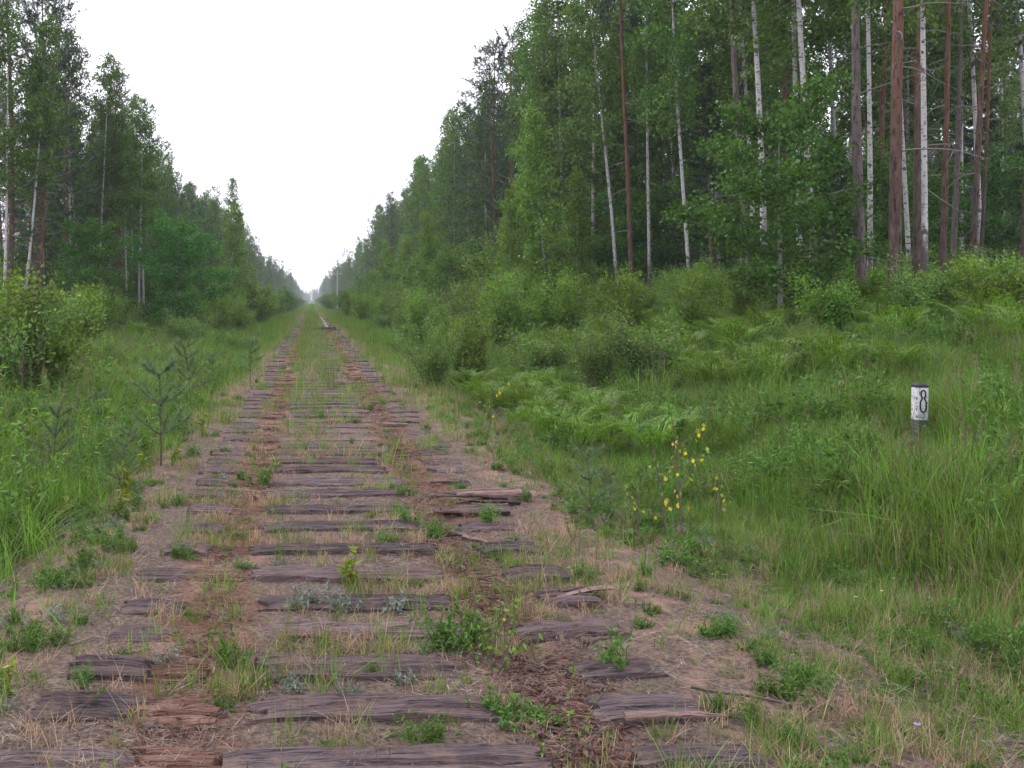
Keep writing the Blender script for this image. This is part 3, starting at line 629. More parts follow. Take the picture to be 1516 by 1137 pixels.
SPRUCE = [make_spruce(R(310 + k), [9.0, 5.5][k], .08, [1.9, 1.5][k], 75) for k in range(2)]
WILLOW = [make_bush(R(340 + k), [2.6, 2.0, 3.2][k], [1.5, 1.3, 1.7][k], 17, .078, 'willow_leaf', ntw=42, nl=(12, 20), ratio=.5, clump=.11) for k in range(3)]
BBUSH = [make_bush(R(370 + k), [2.2, 1.5, 2.8][k], [1.2, 1.0, 1.4][k], 16, .072, 'young_leaf', ntw=38, nl=(12, 20), ratio=.75, clump=.11) for k in range(3)]
ALDER = [make_bush(R(400 + k), 4.2, 1.9, 18, .12, ['birch_leaf', 'young_leaf'][k], ntw=48, nl=(11, 18), ratio=.75, clump=.16) for k in range(2)]
FORB = [make_herb(R(520 + k), .16, .62, 6, .085, ['herb', 'herb', 'young_leaf'][k], nl=44, ratio=.26) for k in range(3)]
FERN = [make_fern(R(430 + k), 6 + k, .95) for k in range(3)]
HERB = [make_herb(R(460 + k), [.24, .20, .17][k], [.13, .18, .22][k], 30, [.032, .038, .045][k], 'herb', nl=20, ratio=[.4, .3, .22][k]) for k in range(3)] + [make_herb(R(465), .12, .22, 12, .055, 'herb', nl=16, ratio=.3)]
LIME = [make_herb(R(470 + k), .05, .30, 3, .075, 'herb_lime', nl=26, ratio=.3, smat='herb_red') for k in range(2)]
WORM = [make_herb(R(480 + k), .16, .16, 16, .035, 'wormwood', nl=14, ratio=.35, smat='wormwood') for k in range(2)]
SAPP = [make_sapling_pine(R(490 + k), [1.0, .8, 1.2][k], [4, 3, 5][k]) for k in range(3)]
TWIGS = [make_herb(R(500 + k), .22, .50, 5, .035, 'young_leaf', nl=12, ratio=.55, smat='twig') for k in range(2)]

rp = random.Random(77)
def place(proto, name, label, cat, x, y, z=None, rz=None, s=1.0, lean=(0, 0), group=None, mats=None):
    z = tz(x, y) if z is None else z
    e = thing(name, label, cat, (x, y, z), (lean[1], lean[0], 0), s, group)
    rz = rp.uniform(0, 6.28) if rz is None else rz
    for k, m in proto.items():
        o = obj(k, m, e); o.rotation_euler = (0, 0, rz)
    return e

# ------------------------------------------------------------------ the trees one can point to
TAKEN = []
def tree(proto, name, label, cat, px, y, H0, H, lean_px=0.0, group=None, rz=None, wide=None):
    x = lat(px, y); TAKEN.append((x, y)); s = H / H0
    return place(proto, name, label, cat, x, y, None, rz, (s if wide is None else wide, s if wide is None else wide, s), (math.atan(lean_px), 0), group)
RB = 'birches at the right forest edge'; RP = 'pines at the right forest edge'
tree(BIRCH_YOUNG[0], 'birch_tree', 'young birch with pale thin stem standing before the right forest, left of a dead-branched pine', 'birch', 811, 38, 7.5, 8.6, -.05, RB)
tree(BIRCH_YOUNG[1], 'birch_tree', 'small slim birch right beside the taller young birch', 'birch', 857, 39, 7.5, 5.9, -.03, RB)
tree(BIRCH[0], 'birch_tree', 'grey-white birch leaning left beside the thin reddish pine', 'birch', 916, 38, 16.5, 16.5, -.07, RB, wide=.85)
tree(PINE[1], 'pine_tree', 'thin straight reddish pine with dead lower branches between slim birches', 'pine', 936, 36, 18, 17.5, -.02, RP, wide=.75)
tree(BIRCH[1], 'birch_tree', 'straight birch just right of the thin reddish pine', 'birch', 962, 39, 16.5, 16.8, -.005, RB, wide=.85)
tree(BIRCH[3], 'birch_tree', 'very slim birch behind, second to the right of the thin reddish pine', 'birch', 980, 44, 16.5, 15.5, 0, RB, wide=.7)
tree(BIRCH[2], 'birch_tree', 'white birch leaning left, at the left side of the oak crown', 'birch', 1024, 33, 16.5, 17, -.05, RB, wide=.8)
tree(PINE[0], 'pine_tree', 'orange pine trunk deep in shade left of the oak', 'pine', 1042, 47, 18, 18.5, -.02, RP, wide=1.05)
tree(BIRCH[4], 'birch_tree', 'white birch whose trunk shows through the left half of the oak', 'birch', 1132, 25, 16.5, 17, -.025, RB)
tree(BIRCH[0], 'birch_tree', 'dimmer birch behind, just left of the birch showing through the oak', 'birch', 1118, 33, 16.5, 17, -.01, RB, rz=2)
tree(BIRCH[1], 'birch_tree', 'white birch rising at the right half of the oak crown', 'birch', 1209, 24, 16.5, 17.5, -.03, RB, rz=1)
tree(PINE[3], 'pine_tree', 'stout grey-barked pine right of the oak, birch trunk against it', 'pine', 1278, 22, 18, 18.5, -.005, RP, wide=.9)
tree(BIRCH[3], 'birch_tree', 'slender birch pressed against the stout grey pine', 'birch', 1288, 24, 16.5, 17, .0, RB, rz=.4, wide=.8)
tree(PINE[1], 'pine_tree', 'thickest red-brown pine trunk at the right forest edge', 'pine', 1325, 19.5, 18, 19, -.012, RP, rz=1.9, wide=.98)
tree(BIRCH[4], 'birch_tree', 'bent thin birch between the thickest pine and the next pine', 'birch', 1350, 27, 16.5, 16.5, -.03, RB, rz=3, wide=.8)
tree(PINE[2], 'pine_tree', 'brown pine right of the thickest one, left of the bright white birch', 'pine', 1358, 22, 18, 18.5, .018, RP, rz=.8, wide=.7)
tree(BIRCH[2], 'birch_tree', 'brightest white birch, right of the thickest pine, near the post', 'birch', 1369, 20, 16.5, 17, .02, RB, rz=4, wide=.75)
tree(PINE[1], 'pine_tree', 'slim orange pine right of the brightest white birch, leaning right', 'pine', 1393, 22, 18, 18, .04, RP, rz=5, wide=.56)
tree(PINE[3], 'pine_tree', 'grey pine in shade behind the slim orange pine', 'pine', 1407, 27, 18, 18, .02, RP, rz=1, wide=.62)
tree(PINE[0], 'pine_tree', 'dull brown pine leaning right, near the right picture edge', 'pine', 1438, 23, 18, 18, .04, RP, rz=2.5, wide=.58)
tree(PINE[2], 'pine_tree', 'thin pine just right of the dull brown leaning pine', 'pine', 1448, 28, 18, 17, .05, RP, rz=4.4, wide=.46)
tree(PINE[1], 'pine_tree', 'pine cut by the right picture edge', 'pine', 1511, 22, 18, 18, .01, RP, rz=3.3, wide=.55)
tree(PINE_FULL[0], 'pine_tree', 'tall dark pine breaking the skyline left of the drooping birches', 'pine', 738, 66, 17, 18.0, 0, RP)
tree(PINE_FULL[1], 'pine_tree', 'blue-green pine left of the tall dark skyline pine', 'pine', 700, 74, 17, 16.3, 0, RP)
tree(BIRCH_LOW[0], 'birch_tree', 'drooping birch forming the high left shoulder of the right forest', 'birch', 838, 48, 15, 17.6, 0, RB)
tree(BIRCH_LOW[1], 'birch_tree', 'drooping birch right of the high shoulder birch', 'birch', 880, 44, 15, 17.5, 0, RB)
for q_, (px_, y_, h_, k_) in enumerate([(795, 52, 17.0, 2), (905, 45, 17.5, 0), (948, 47, 17.5, 1), (1000, 42, 17, 2), (1065, 40, 17, 0), (1100, 44, 17, 1)]):
    tree(BIRCH_LOW[k_], 'birch_tree', '%s of the leafy drooping birches behind the slim right trunks, counted from the left' % ['first', 'second', 'third', 'fourth', 'fifth', 'sixth'][q_], 'birch', px_, y_, 15, h_, 0, RB)
tree(OAK[0], 'oak_tree', 'bushy bright-green young oak with layered boughs before the birch trunks', 'oak', 1155, 21.5, 4.6, 4.75, 0)
LB = 'birches at the left forest edge'; LP = 'pines at the left forest edge'
tree(PINE_FULL[0], 'pine_tree', 'dark pine crown filling the upper left picture corner', 'pine', 12, 41, 17, 18.0, .0, LP)
tree(PINE_FULL[1], 'pine_tree', 'dark pine behind the corner pine, its crown a little to the right', 'pine', 52, 44, 17, 16.2, .0, LP)
tree(BIRCH[0], 'birch_tree', 'white birch at the left picture edge below the dark pines', 'birch', 4, 39, 16.5, 14, .02, LB)
tree(BIRCH[3], 'birch_tree', 'white birch leaning clearly right below the dark corner pines', 'birch', 31, 40, 16.5, 13.5, .11, LB)
tree(PINE[1], 'pine_tree', 'thin orange pine right of the leaning white birch', 'pine', 60, 42, 18, 14.5, .05, LP, wide=.7)
tree(PINE[2], 'pine_tree', 'thin brown pine beside the thin orange one', 'pine', 50, 43, 18, 14.5, .0, LP, wide=.7)
tree(BIRCH[1], 'birch_tree', 'tall straight birch with airy pointed top on the left', 'birch', 106, 50, 16.5, 15.8, .01, LB)
tree(BIRCH[2], 'birch_tree', 'airy birch top right of the tall straight birch', 'birch', 145, 54, 16.5, 15.6, .02, LB)
tree(PINE[1], 'pine_tree', 'orange pine pair member in the middle of the left trees', 'pine', 172, 56, 18, 14.5, .0, LP, wide=.75)
tree(PINE[0], 'pine_tree', 'second orange pine close by the first in the left trees', 'pine', 177, 58, 18, 15, .0, LP, wide=.75)
tree(BIRCH[4], 'birch_tree', 'left stem of the twin white birches beside the dark oak bush', 'birch', 207, 52, 16.5, 13, -.02, LB)
tree(BIRCH[0], 'birch_tree', 'right stem of the twin white birches beside the dark oak bush', 'birch', 213, 53, 16.5, 13.2, -.01, LB, rz=2)
tree(BIRCH[3], 'birch_tree', 'slim birch a little left of the twin birches', 'birch', 188, 55, 16.5, 13, 0, LB, wide=.8)
tree(OAK[1], 'oak_tree', 'dark rounded oak bush right of the twin birches', 'oak', 258, 50, 4.6, 5.8, 0)
tree(OAK[0], 'oak_tree', 'dark broad oak shrub left of the orange pines', 'oak', 130, 44, 4.6, 4.6, 0)
tree(BIRCH_LOW[2], 'birch_tree', 'birch with pointed tip standing above its neighbours on the left', 'birch', 345, 96, 15, 14.6, .02, LB)
tree(BIRCH_YOUNG[2], 'birch_tree', 'pale-stemmed birch at the front of the left trees near the bend of the edge', 'birch', 337, 72, 7.5, 9.5, .05, LB)

# ------------------------------------------------------------------ forest fill
def ok(x, y, dmin):
    for (a, b) in TAKEN:
        if (a - x) ** 2 + (b - y) ** 2 < dmin * dmin: return False
    return True
rf = random.Random(4242)
def pick_tree(side, edge, y):
    r = rf.random()
    if edge:
        if r < .42: return BIRCH_LOW[rf.randrange(3)], 'birch_tree', 'birch', 15.0
        if r < .66: return BIRCH[rf.randrange(5)], 'birch_tree', 'birch', 16.5
        if r < .82: return PINE_FULL[rf.randrange(2)], 'pine_tree', 'pine', 17.0
        return ASPEN[rf.randrange(2)], 'aspen_tree', 'aspen', 16.0
    if r < .36: return BIRCH[rf.randrange(5)], 'birch_tree', 'birch', 16.5
    if r < .74: return PINE[rf.randrange(4)], 'pine_tree', 'pine', 18.0
    if r < .88: return SPRUCE[0], 'spruce_tree', 'spruce', 9.0
    return ASPEN[rf.randrange(2)], 'aspen_tree', 'aspen', 16.0
def fill(n, xr_, yr_, dmin, side, where, edge=False, hr=(15, 18)):
    c = 0
    for _ in range(n * 12):
        if c >= n: break
        x = rf.uniform(*xr_); y = rf.uniform(*yr_)
        px = 461 + 1440 * x / y
        if px > 1600 or px < -120 or not ok(x, y, dmin): continue
        if side > 0 and not edge and y < 40 and px < 1000 and x < 14: continue
        TAKEN.append((x, y)); p, nm, cat, H0 = pick_tree(side, edge, y); H = rf.uniform(*hr) * (.55 if cat == 'spruce' else 1)
        s = H / H0; w = s * rf.uniform(.8, 1.05)
        place(p, nm, '%s %s' % (cat, where), cat, x, y, None, None, (w, w, s), (rf.uniform(-.03, .03), rf.uniform(-.03, .03)), '%s trees %s' % (cat, where)); c += 1
fill(46, (13.5, 26), (18, 62), 2.0, 1, 'in the shaded wood right behind the front trunks', hr=(15.5, 18.5))
fill(44, (24, 48), (34, 76), 2.4, 1, 'deep in the right-hand wood, far behind the front trunks', hr=(15, 18))
fill(26, (11.2, 15), (50, 96), 2.0, 1, 'in the near front row along the right side of the clearing', True, (14.8, 17.3))
fill(40, (11.0, 14.5), (96, 170), 1.6, 1, 'in the far front row along the right side of the clearing', True, (14.5, 17))
fill(30, (14.5, 24), (62, 150), 2.6, 1, 'behind the front row on the right side of the clearing', True, (15, 17.5))
fill(44, (-15.0, -11.5), (47, 100), 1.6, -1, 'in the near front row along the left side of the clearing', True, (12.0, 14.6))
fill(48, (-14.0, -10.8), (96, 170), 1.6, -1, 'in the far front row along the left side of the clearing', True, (12.5, 15))
fill(40, (-32, -15.5), (42, 120), 2.3, -1, 'behind the front row on the left side of the clearing', False, (12.5, 15.5))

# understory shrubs: edge bushes and young growth
def under(n, xr_, yr_, protos, name, label, cat, grp, sr, dmin=1.2):
    c = 0
    for _ in range(n * 10):
        if c >= n: break
        x = rf.uniform(*xr_); y = rf.uniform(*yr_); px = 461 + 1440 * x / y
        if px > 1580 or px < -90 or not ok(x, y, dmin): continue
        TAKEN.append((x, y)); place(rf.choice(protos), name, label, cat, x, y, None, None, rf.uniform(*sr), (rf.uniform(-.04, .04), 0), grp); c += 1
under(40, (13.5, 30), (22, 70), SPRUCE[1:] + OAK, 'understory_tree', 'low dark understory tree in the shade of the right-hand wood', 'small tree', 'understory of the right wood', (.6, 1.0))
under(44, (-24, -12.0), (41, 100), SPRUCE[1:] + OAK + ALDER, 'understory_tree', 'low dark understory tree in the shade of the left-hand wood', 'small tree', 'understory of the left wood', (.6, 1.0))
under(46, (6.5, 11.5), (38, 120), ALDER + BIRCH_YOUNG[:1], 'edge_bush', 'tall leafy bush along the foot of the right forest edge', 'bush', 'bushes along the right forest edge', (.7, 1.2), 1.0)
under(44, (-11.8, -6.8), (52, 130), ALDER, 'edge_bush', 'tall leafy bush along the foot of the left forest edge', 'bush', 'bushes along the left forest edge', (.6, 1.05), 1.0)
under(40, (3.6, 8), (70, 180), ALDER + BBUSH, 'edge_bush', 'bush narrowing the clearing far off on the right of the track', 'bush', 'far bushes right of the track', (.6, 1.0), .8)
under(40, (-7.5, -3.4), (70, 180), ALDER + BBUSH, 'edge_bush', 'bush narrowing the clearing far off on the left of the track', 'bush', 'far bushes left of the track', (.6, 1.0), .8)
under(40, (-9.5, -3.6), (34, 95), BBUSH + WILLOW[:2], 'shrub', 'light-green shrub standing in the grass left of the track', 'shrub', 'shrubs left of the track', (.6, 1.0), .9)
under(40, (3.8, 8.5), (28, 95), BBUSH + WILLOW[:2], 'shrub', 'light-green shrub standing in the grass right of the track', 'shrub', 'shrubs right of the track', (.6, 1.1), .9)
under(34, (9.6, 14), (20, 44), BBUSH + WILLOW[1:2], 'bank_shrub', 'leafy shrub at the top of the right bank before the trunks', 'shrub', 'shrubs on top of the right bank', (.32, .66), .8)

def at_px(proto, name, label, cat, px, base_y, top_y, H0, grp=None, y=None, s=None):
    if y is None: x, y, z = ground_at(px, base_y)
    else: x = lat(px, y); z = tz(x, y)
    top = CAMZ - (top_y - 447) / 1440 * y; h = max(.1, top - z)
    return place(proto, name, label, cat, x, y, z, None, s or h / H0, (0, 0), grp)
at_px(WILLOW[2], 'willow_bush', 'big glossy-leaved bush cut by the left picture edge', 'bush', -30, 0, 350, 3.2, y=16)
at_px(BBUSH[0], 'birch_bush', 'lower bush leaning out right of the big left-edge bush', 'bush', 52, 0, 408, 2.2, y=17)
at_px(BBUSH[1], 'birch_bush', 'small bush before the orange pines on the left', 'bush', 115, 0, 425, 1.5, y=33)
at_px(WILLOW[0], 'willow_bush', 'round bush with yellowing leaves where the right verge narrows', 'bush', 640, 0, 474, 2.6, y=19)
at_px(BBUSH[0], 'birch_bush', 'bush with darker leaves just behind the round yellowing bush', 'bush', 690, 0, 470, 2.2, y=22)
at_px(BBUSH[2], 'birch_bush', 'slim young birch bush before the dark wood, left of the young birch stem', 'bush', 742, 0, 428, 2.8, y=29)
at_px(BBUSH[1], 'birch_bush', 'young birch bush right of the slim one', 'bush', 785, 0, 430, 1.5, y=30)
at_px(WILLOW[1], 'willow_bush', 'wide grey-green willow on the right bank', 'bush', 800, 0, 474, 2.0, y=20)
at_px(WILLOW[0], 'willow_bush', 'tangled willow in the middle of the right bank', 'bush', 880, 0, 470, 2.6, y=17)
at_px(BBUSH[0], 'birch_bush', 'leafy bush under the thin reddish pine', 'bush', 925, 0, 400, 2.2, y=25)
at_px(WILLOW[1], 'willow_bush', 'bush right of the tangled willow', 'bush', 960, 0, 450, 2.0, y=17)
at_px(BBUSH[2], 'birch_bush', 'upright bush at the left foot of the oak', 'bush', 1015, 0, 398, 2.8, y=22)
at_px(BBUSH[0], 'birch_bush', 'bush in front of the stout grey pine', 'bush', 1268, 0, 412, 2.2, y=21)
at_px(BBUSH[1], 'birch_bush', 'bush right of the brightest white birch', 'bush', 1410, 0, 418, 1.5, y=20)
at_px(WILLOW[1], 'willow_bush', 'bush at the right picture edge on top of the bank', 'bush', 1480, 0, 425, 2.0, y=19.5)

# bracken
def ferns(n, f, label, grp, sr):
    c = 0
    for _ in range(n * 6):
        if c >= n: break
        x, y = f(); px = 461 + 1440 * x / y
        if px > 1560 or px < -60: continue
        place(FERN[rf.randrange(3)], 'bracken_fern', label, 'fern', x, y, None, None, rf.uniform(*sr), (rf.uniform(-.1, .1), rf.uniform(-.1, .1)), grp); c += 1
def band(x0, x1, y0, y1):
    return lambda: (rf.uniform(x0, x1), rf.uniform(y0, y1))
ferns(60, band(2.7, 4.3, 10.5, 20), 'bright bracken fern in the thicket beside the right verge', 'bracken beside the right verge', (.42, .72))
ferns(120, band(5.5, 12.5, 13, 27), 'bracken fern on the upper slope of the right bank', 'bracken on the right bank', (.6, 1.0))
ferns(44, band(4.0, 8.5, 20, 45), 'bracken fern farther along the right side', 'bracken farther along the right', (.7, 1.1))
ferns(40, band(-7, -3.0, 9, 24), 'bracken fern in the grass left of the track', 'bracken on the left', (.45, .7))
ferns(30, band(-9.0, -4.5, 28, 60), 'bracken fern farther along the left side', 'bracken farther along the left', (.7, 1.1))

# saplings --------------------------------------------------------------------------------
for (px, by, ty_, k, lab) in [(72, 742, 610, 0, 'grey-green pine sapling nearest the left picture edge'), (238, 690, 545, 1, 'pine sapling between left grass and bare shoulder'),
                              (282, 610, 508, 2, 'slim pine sapling farther back left of the sleepers'), (150, 660, 585, 1, 'small pine sapling amid the left grass'),
                              (370, 570, 505, 0, 'far pine sapling where the grass meets the track on the left'), (175, 745, 640, 2, 'pine sapling just left of the bare sand patch'),
                              (20, 720, 640, 1, 'low pine sapling at the very left edge'), (318, 575, 525, 0, 'small dark pine sapling next to the far one'),
                              (876, 775, 672, 1, 'pine sapling at the right verge, left of the yellow-leaved saplings'), (905, 765, 700, 0, 'low pine sapling close to the right verge pine')]:
    at_px(SAPP[k], 'pine_sapling', lab, 'sapling', px, by, ty_, [1.0, .8, 1.2][k], 'pine saplings')
# poplar-like saplings with yellow leaves, every leaf a part
def leaf_shape(name, mat):
    g = Geo(); pts = np.array([(0, 0, 0), (.28, .30, .02), (.40, .52, .03), (.26, .80, .02), (0, 1.05, -.03), (-.26, .80, .02), (-.40, .52, .03), (-.28, .30, .02), (0, .5, -.02)])
    k = np.arange(8); g.add(pts, t=np.stack([k, (k + 1) % 8, np.full(8, 8)], -1)); return g.mesh(name, mat)
LEAF_Y = leaf_shape('leaf_yellow', MT['yellow_leaf']); LEAF_G = leaf_shape('leaf_green', MT['herb']); LEAF_L = leaf_shape('leaf_lime', MT['herb_lime'])
def sapling(px, by, ty_, label, nl, yel, seed, twig=True, ls=.05):
    rg = R(seed); x, y, z = ground_at(px, by); h = CAMZ - (ty_ - 447) / 1440 * y - z
    t = thing('poplar_sapling', label, 'sapling', (x, y, z), (0, 0, 0), 1.0, 'yellow-leaved saplings')
    st = Geo(); P = path(rg, (0, 0, -.03), (.0, 0, 1), h, 7, .04); st.tube(P, np.linspace(.0085, .0035, 8), 5); br = [P[3:]]
    for k in range(4 if twig else 1):
        d = (1 if k == 0 else rg.choice([-1, 1])) * rg.uniform(.35, .75); B = path(rg, P[2 + k % 4], (d, rg.normal() * .5, .55), h * rg.uniform(.25, .42), 4, .08); st.tube(B, np.linspace(.004, .002, 5), 4); br.append(B)
    obj('stem', st.mesh('stem', MT['twig'], True), t)
    for k in range(nl):
        B = br[int(rg.integers(len(br)))]; f = rg.uniform(.1, 1) * (len(B) - 1); j = min(int(f), len(B) - 2); q = B[j] + (B[j + 1] - B[j]) * (f - j)
        o = obj('leaf', LEAF_Y if rg.random() < yel else (LEAF_G if rg.random() < .6 else LEAF_L), t, tuple(q + rg.normal(size=3) * .02)); o.scale = (ls * rg.uniform(.7, 1.2),) * 3
        o.rotation_euler = (rg.uniform(-2.4, -.9), rg.uniform(-.5, .5), rg.uniform(0, 6.28))
sapling(1009, 803, 606, 'tall thin sapling with bright yellow leaves on the right verge', 46, .40, 1, ls=.036)
sapling(984, 795, 655, 'second sapling with yellow leaves, left beside the tall one', 30, .4, 2, ls=.034)
sapling(724, 640, 548, 'lone thin sapling with few yellow leaves before the bracken', 20, .35, 3, ls=.042)
sapling(945, 790, 700, 'low sapling with faded leaves left of the yellow-leaved pair', 20, .25, 4, ls=.034)
sapling(1065, 775, 690, 'small sapling with reddish-yellow leaves right of the tall one', 14, .4, 6, False, .034)

# ------------------------------------------------------------------ single plants on and beside the trackbed
def herb(px, py, k, s, label, grp='herbs on the trackbed', name='herb_clump', cat='herb'):
    x, y, z = ground_at(px, py); return place(k, name, label, cat, x, y, z, None, s, (0, 0), grp)
herb(768, 1070, HERB[0], .95, 'biggest dense green herb clump, right of the second sleeper')
herb(735, 1058, HERB[1], .6, 'green herb clump hugging the left of the biggest one')
herb(662, 965, HERB[2], 1.0, 'wide green herb clump in front of the fourth sleeper')
herb(700, 955, HERB[3], 1.0, 'thin herb clump right of the wide one, fourth sleeper')
herb(966, 908, HERB[0], .55, 'bright green clump right of the fifth sleeper end')
herb(950, 930, HERB[1], .42, 'small green clump below the bright one, right of the sleeper ends')
herb(862, 862, HERB[2], .6, 'green clump on the bare right shoulder')
herb(915, 995, HERB[3], .8, 'green herb on the right end of the third sleeper')
herb(815, 1078, HERB[1], .45, 'little green clump right of the biggest one')
herb(1062, 1062, HERB[2], .5, 'dark green clump at the right end of the second sleeper')
herb(385, 722, HERB[3], 1.1, 'leafy herb on the left rail line, far from the camera')
herb(352, 733, HERB[0], .5, 'low tuft of herb left of the leafy one')
herb(597, 733, HERB[0], .85, 'round feathery green clump left of the split sleeper ends')
herb(268, 825, HERB[1], .7, 'green herb beside the left rail line, sixth sleeper')
herb(262, 748, HERB[2], .45, 'small green leaves at the left sleeper ends')
herb(605, 775, HERB[3], .7, 'sparse herb between the seventh and eighth sleepers')
herb(640, 800, HERB[2], .75, 'grassy herb clump at the right rail line')
herb(345, 990, HERB[3], .8, 'sprawling green herb at the left rail line')
herb(330, 1050, HERB[1], .4, 'tiny green herb between second sleeper parts')
herb(540, 608, HERB[0], 1.2, 'dark broad clump far up the track, right of its middle')
herb(1000, 838, HERB[1], 1.0, 'bright green mat at the foot of the yellow-leaved saplings')
herb(1050, 850, HERB[0], 1.0, 'green mat right below the tall yellow-leaved sapling')
herb(450, 898, WORM[0], 1.1, 'silver-green wormwood left in front of the fifth sleeper', cat='wormwood', name='wormwood')
herb(500, 905, WORM[1], .9, 'silver-green wormwood in front of the middle of the fifth sleeper', cat='wormwood', name='wormwood')
herb(585, 905, WORM[1], .8, 'silver-green wormwood right in front of the fifth sleeper', cat='wormwood', name='wormwood')
herb(440, 1022, WORM[0], .6, 'small grey-green wormwood between third and second sleepers', cat='wormwood', name='wormwood')
herb(600, 1015, WORM[1], .6, 'grey-green wormwood tuft right of the small one', cat='wormwood', name='wormwood')
herb(518, 868, LIME[0], 1.0, 'upright lime-green plant with red stem on the track middle', cat='plant', name='upright_plant')
herb(12, 1032, LIME[1], .55, 'lime plant with red leaves at the lower left edge', cat='plant', name='upright_plant')
herb(186, 745, LIME[1], 1.2, 'lime upright plant left of the bare sand patch', cat='plant', name='upright_plant')
herb(172, 768, LIME[0], 1.0, 'reddish-stemmed lime plant in front of the sand patch plant', cat='plant', name='upright_plant')
herb(254, 690, LIME[0], 1.1, 'lime upright plant at the left edge of the sleepers', cat='plant', name='upright_plant')
herb(300, 645, LIME[1], 1.2, 'lime upright plant farther off at the left sleeper ends', cat='plant', name='upright_plant')
herb(122, 855, FORB[0], .5, 'leafy stem on the bare sand at the left', cat='plant', name='upright_plant')
herb(742, 1000, TWIGS[0], 1.0, 'dark twiggy seedling with sparse leaves at the right rail line', cat='seedling', name='twiggy_seedling')
herb(710, 985, TWIGS[1], .7, 'smaller twiggy seedling left of the dark one', cat='seedling', name='twiggy_seedling')
herb(820, 1130, TWIGS[1], .8, 'twiggy seedling cut by the lower picture edge', cat='seedling', name='twiggy_seedling')
herb(400, 1030, TWIGS[1], .5, 'small twiggy seedling at the left rail line', cat='seedling', name='twiggy_seedling')
herb(845, 800, TWIGS[0], .6, 'thin seedling on the right bare shoulder', cat='seedling', name='twiggy_seedling')
herb(1235, 560, TWIGS[0], 1.5, 'tall dry stalk with few leaves up on the right bank', cat='seedling', name='twiggy_seedling')
rh = random.Random(99)
for k in range(70):
    y = 4 + rh.random() ** 1.3 * 22; x = XC + rh.uniform(-1.5, 1.5)
    place(HERB[rh.randrange(4)] if rh.random() < .75 else WORM[rh.randrange(2)], 'herb_clump', 'small low herb growing between the sleepers', 'herb', x, y, None, None, rh.uniform(.25, .6), (0, 0), 'small herbs between the sleepers')
for k in range(190):
    y = 4 + rh.random() ** 1.4 * 17; x = 2.0 + rh.random() ** .8 * (1.2 + y * .35)
    if abs(x - y * .6255) < .55 and 6.5 < y < 11.6: continue
    place(HERB[rh.randrange(3 if y < 7 else 4)] if k % 4 or y < 8 else FORB[rh.randrange(3)], 'verge_herb', 'green herb clump in the grass of the right verge', 'herb', x, y, None, None, rh.uniform(.4, 1.0), (0, 0), 'herbs in the right verge')
for k in range(110):
    y = 7 + rh.random() ** 1.2 * 26; x = -1.6 - rh.random() * (.8 + y * .16)
    place(rh.choice([HERB[3], LIME[0], FORB[0], FORB[1], FORB[2]]), 'meadow_herb', 'leafy herb in the tall grass left of the track', 'herb', x, y, None, None, rh.uniform(.75, 1.25), (0, 0), 'herbs in the left grass')
# broad-bladed sedges: each blade a part
def sedge(px, py, blist, label, mat='grass'):
    x, y, z = ground_at(px, py); t = thing('sedge_tuft', label, 'sedge', (x, y, z), (0, 0, 0), 1.0, 'broad-bladed sedges on the trackbed')
    for (L, W, az, ln) in blist:
        g = Geo(); s = np.linspace(0, 1, 7); c = np.stack([s * L * ln + .25 * ln * L * s ** 2, s * 0, L * (s - .3 * ln * s ** 2)], -1); w = W * .5 * (1 - s ** 2.2) + .0005
        V = np.concatenate([c + np.stack([w * 0, w, w * .35], -1), c, c + np.stack([w * 0, -w, w * .35], -1)]); i = np.arange(6)
        g.add(V, q=np.concatenate([np.stack([i, i + 1, i + 8, i + 7], -1), np.stack([i + 7, i + 8, i + 15, i + 14], -1)]))
        o = obj('blade', g.mesh('blade', MT[mat], True), t); o.rotation_euler = (0, 0, az)
sedge(674, 908, [(.36, .014, 2.9, .22), (.22, .012, .3, .08), (.18, .012, .8, .2), (.12, .010, 3.6, .4)], 'tall broad sedge blades at the right end of the fifth sleeper')
sedge(404, 955, [(.24, .014, 3.3, .18), (.22, .012, 3.4, 1.1)], 'single bent sedge blade left of the fourth sleeper middle')
sedge(108, 994, [(.20, .014, .2, .12)], 'lone upright sedge blade on the bare ground at the left')
sedge(232, 945, [(.22, .016, .4, .06), (.15, .013, .1, .7), (.1, .01, 2, .5)], 'sedge blades before the rust-orange sleeper half')
sedge(102, 945, [(.30, .014, 3.0, .7), (.22, .012, .3, .4), (.25, .01, 1.1, .15)], 'slanting brownish sedge at the left sleeper ends')
sedge(20, 925, [(.22, .012, 1.5, .1), (.2, .012, 3.1, .2), (.15, .01, .2, .3), (.18, .01, 3.2, 1.0)], 'sedge tuft at the left picture edge')

# ------------------------------------------------------------------ countless small stuff: grasses, straw, chips (geometry-node scatter)
def clump_obj(name, rng, n, rad, L, W, mat, lean, curl, heads=0):
    g = Geo(); base, d, l, ln = blades(g, rng, n, rad, L, W, lean, curl)
    o = bpy.data.objects.new(name, g.mesh(name, MT[mat]))
    return o
def head_obj(name, rng, n, rad, L, mat):
    g = Geo()
    for i in range(n):
        P = path(rng, (rng.normal() * rad * .5, rng.normal() * rad * .5, 0), (rng.normal() * .12, rng.normal() * .12, 1), L * rng.uniform(.7, 1.1), 4, .05, -.05); g.tube(P, [.0016, .0014, .0012, .001, .0008], 3)
        k = 12; s = rng.uniform(.75, 1.02, k); q = P[3] + (P[4] - P[3]) * ((s - .75) * 4)[:, None]; leafset(g, rng, q + rng.normal(size=(k, 3)) * .006, .022, .006, axis=np.repeat((P[4] - P[3])[None] * 8, k, 0))
    return bpy.data.objects.new(name, g.mesh(name, MT[mat]))
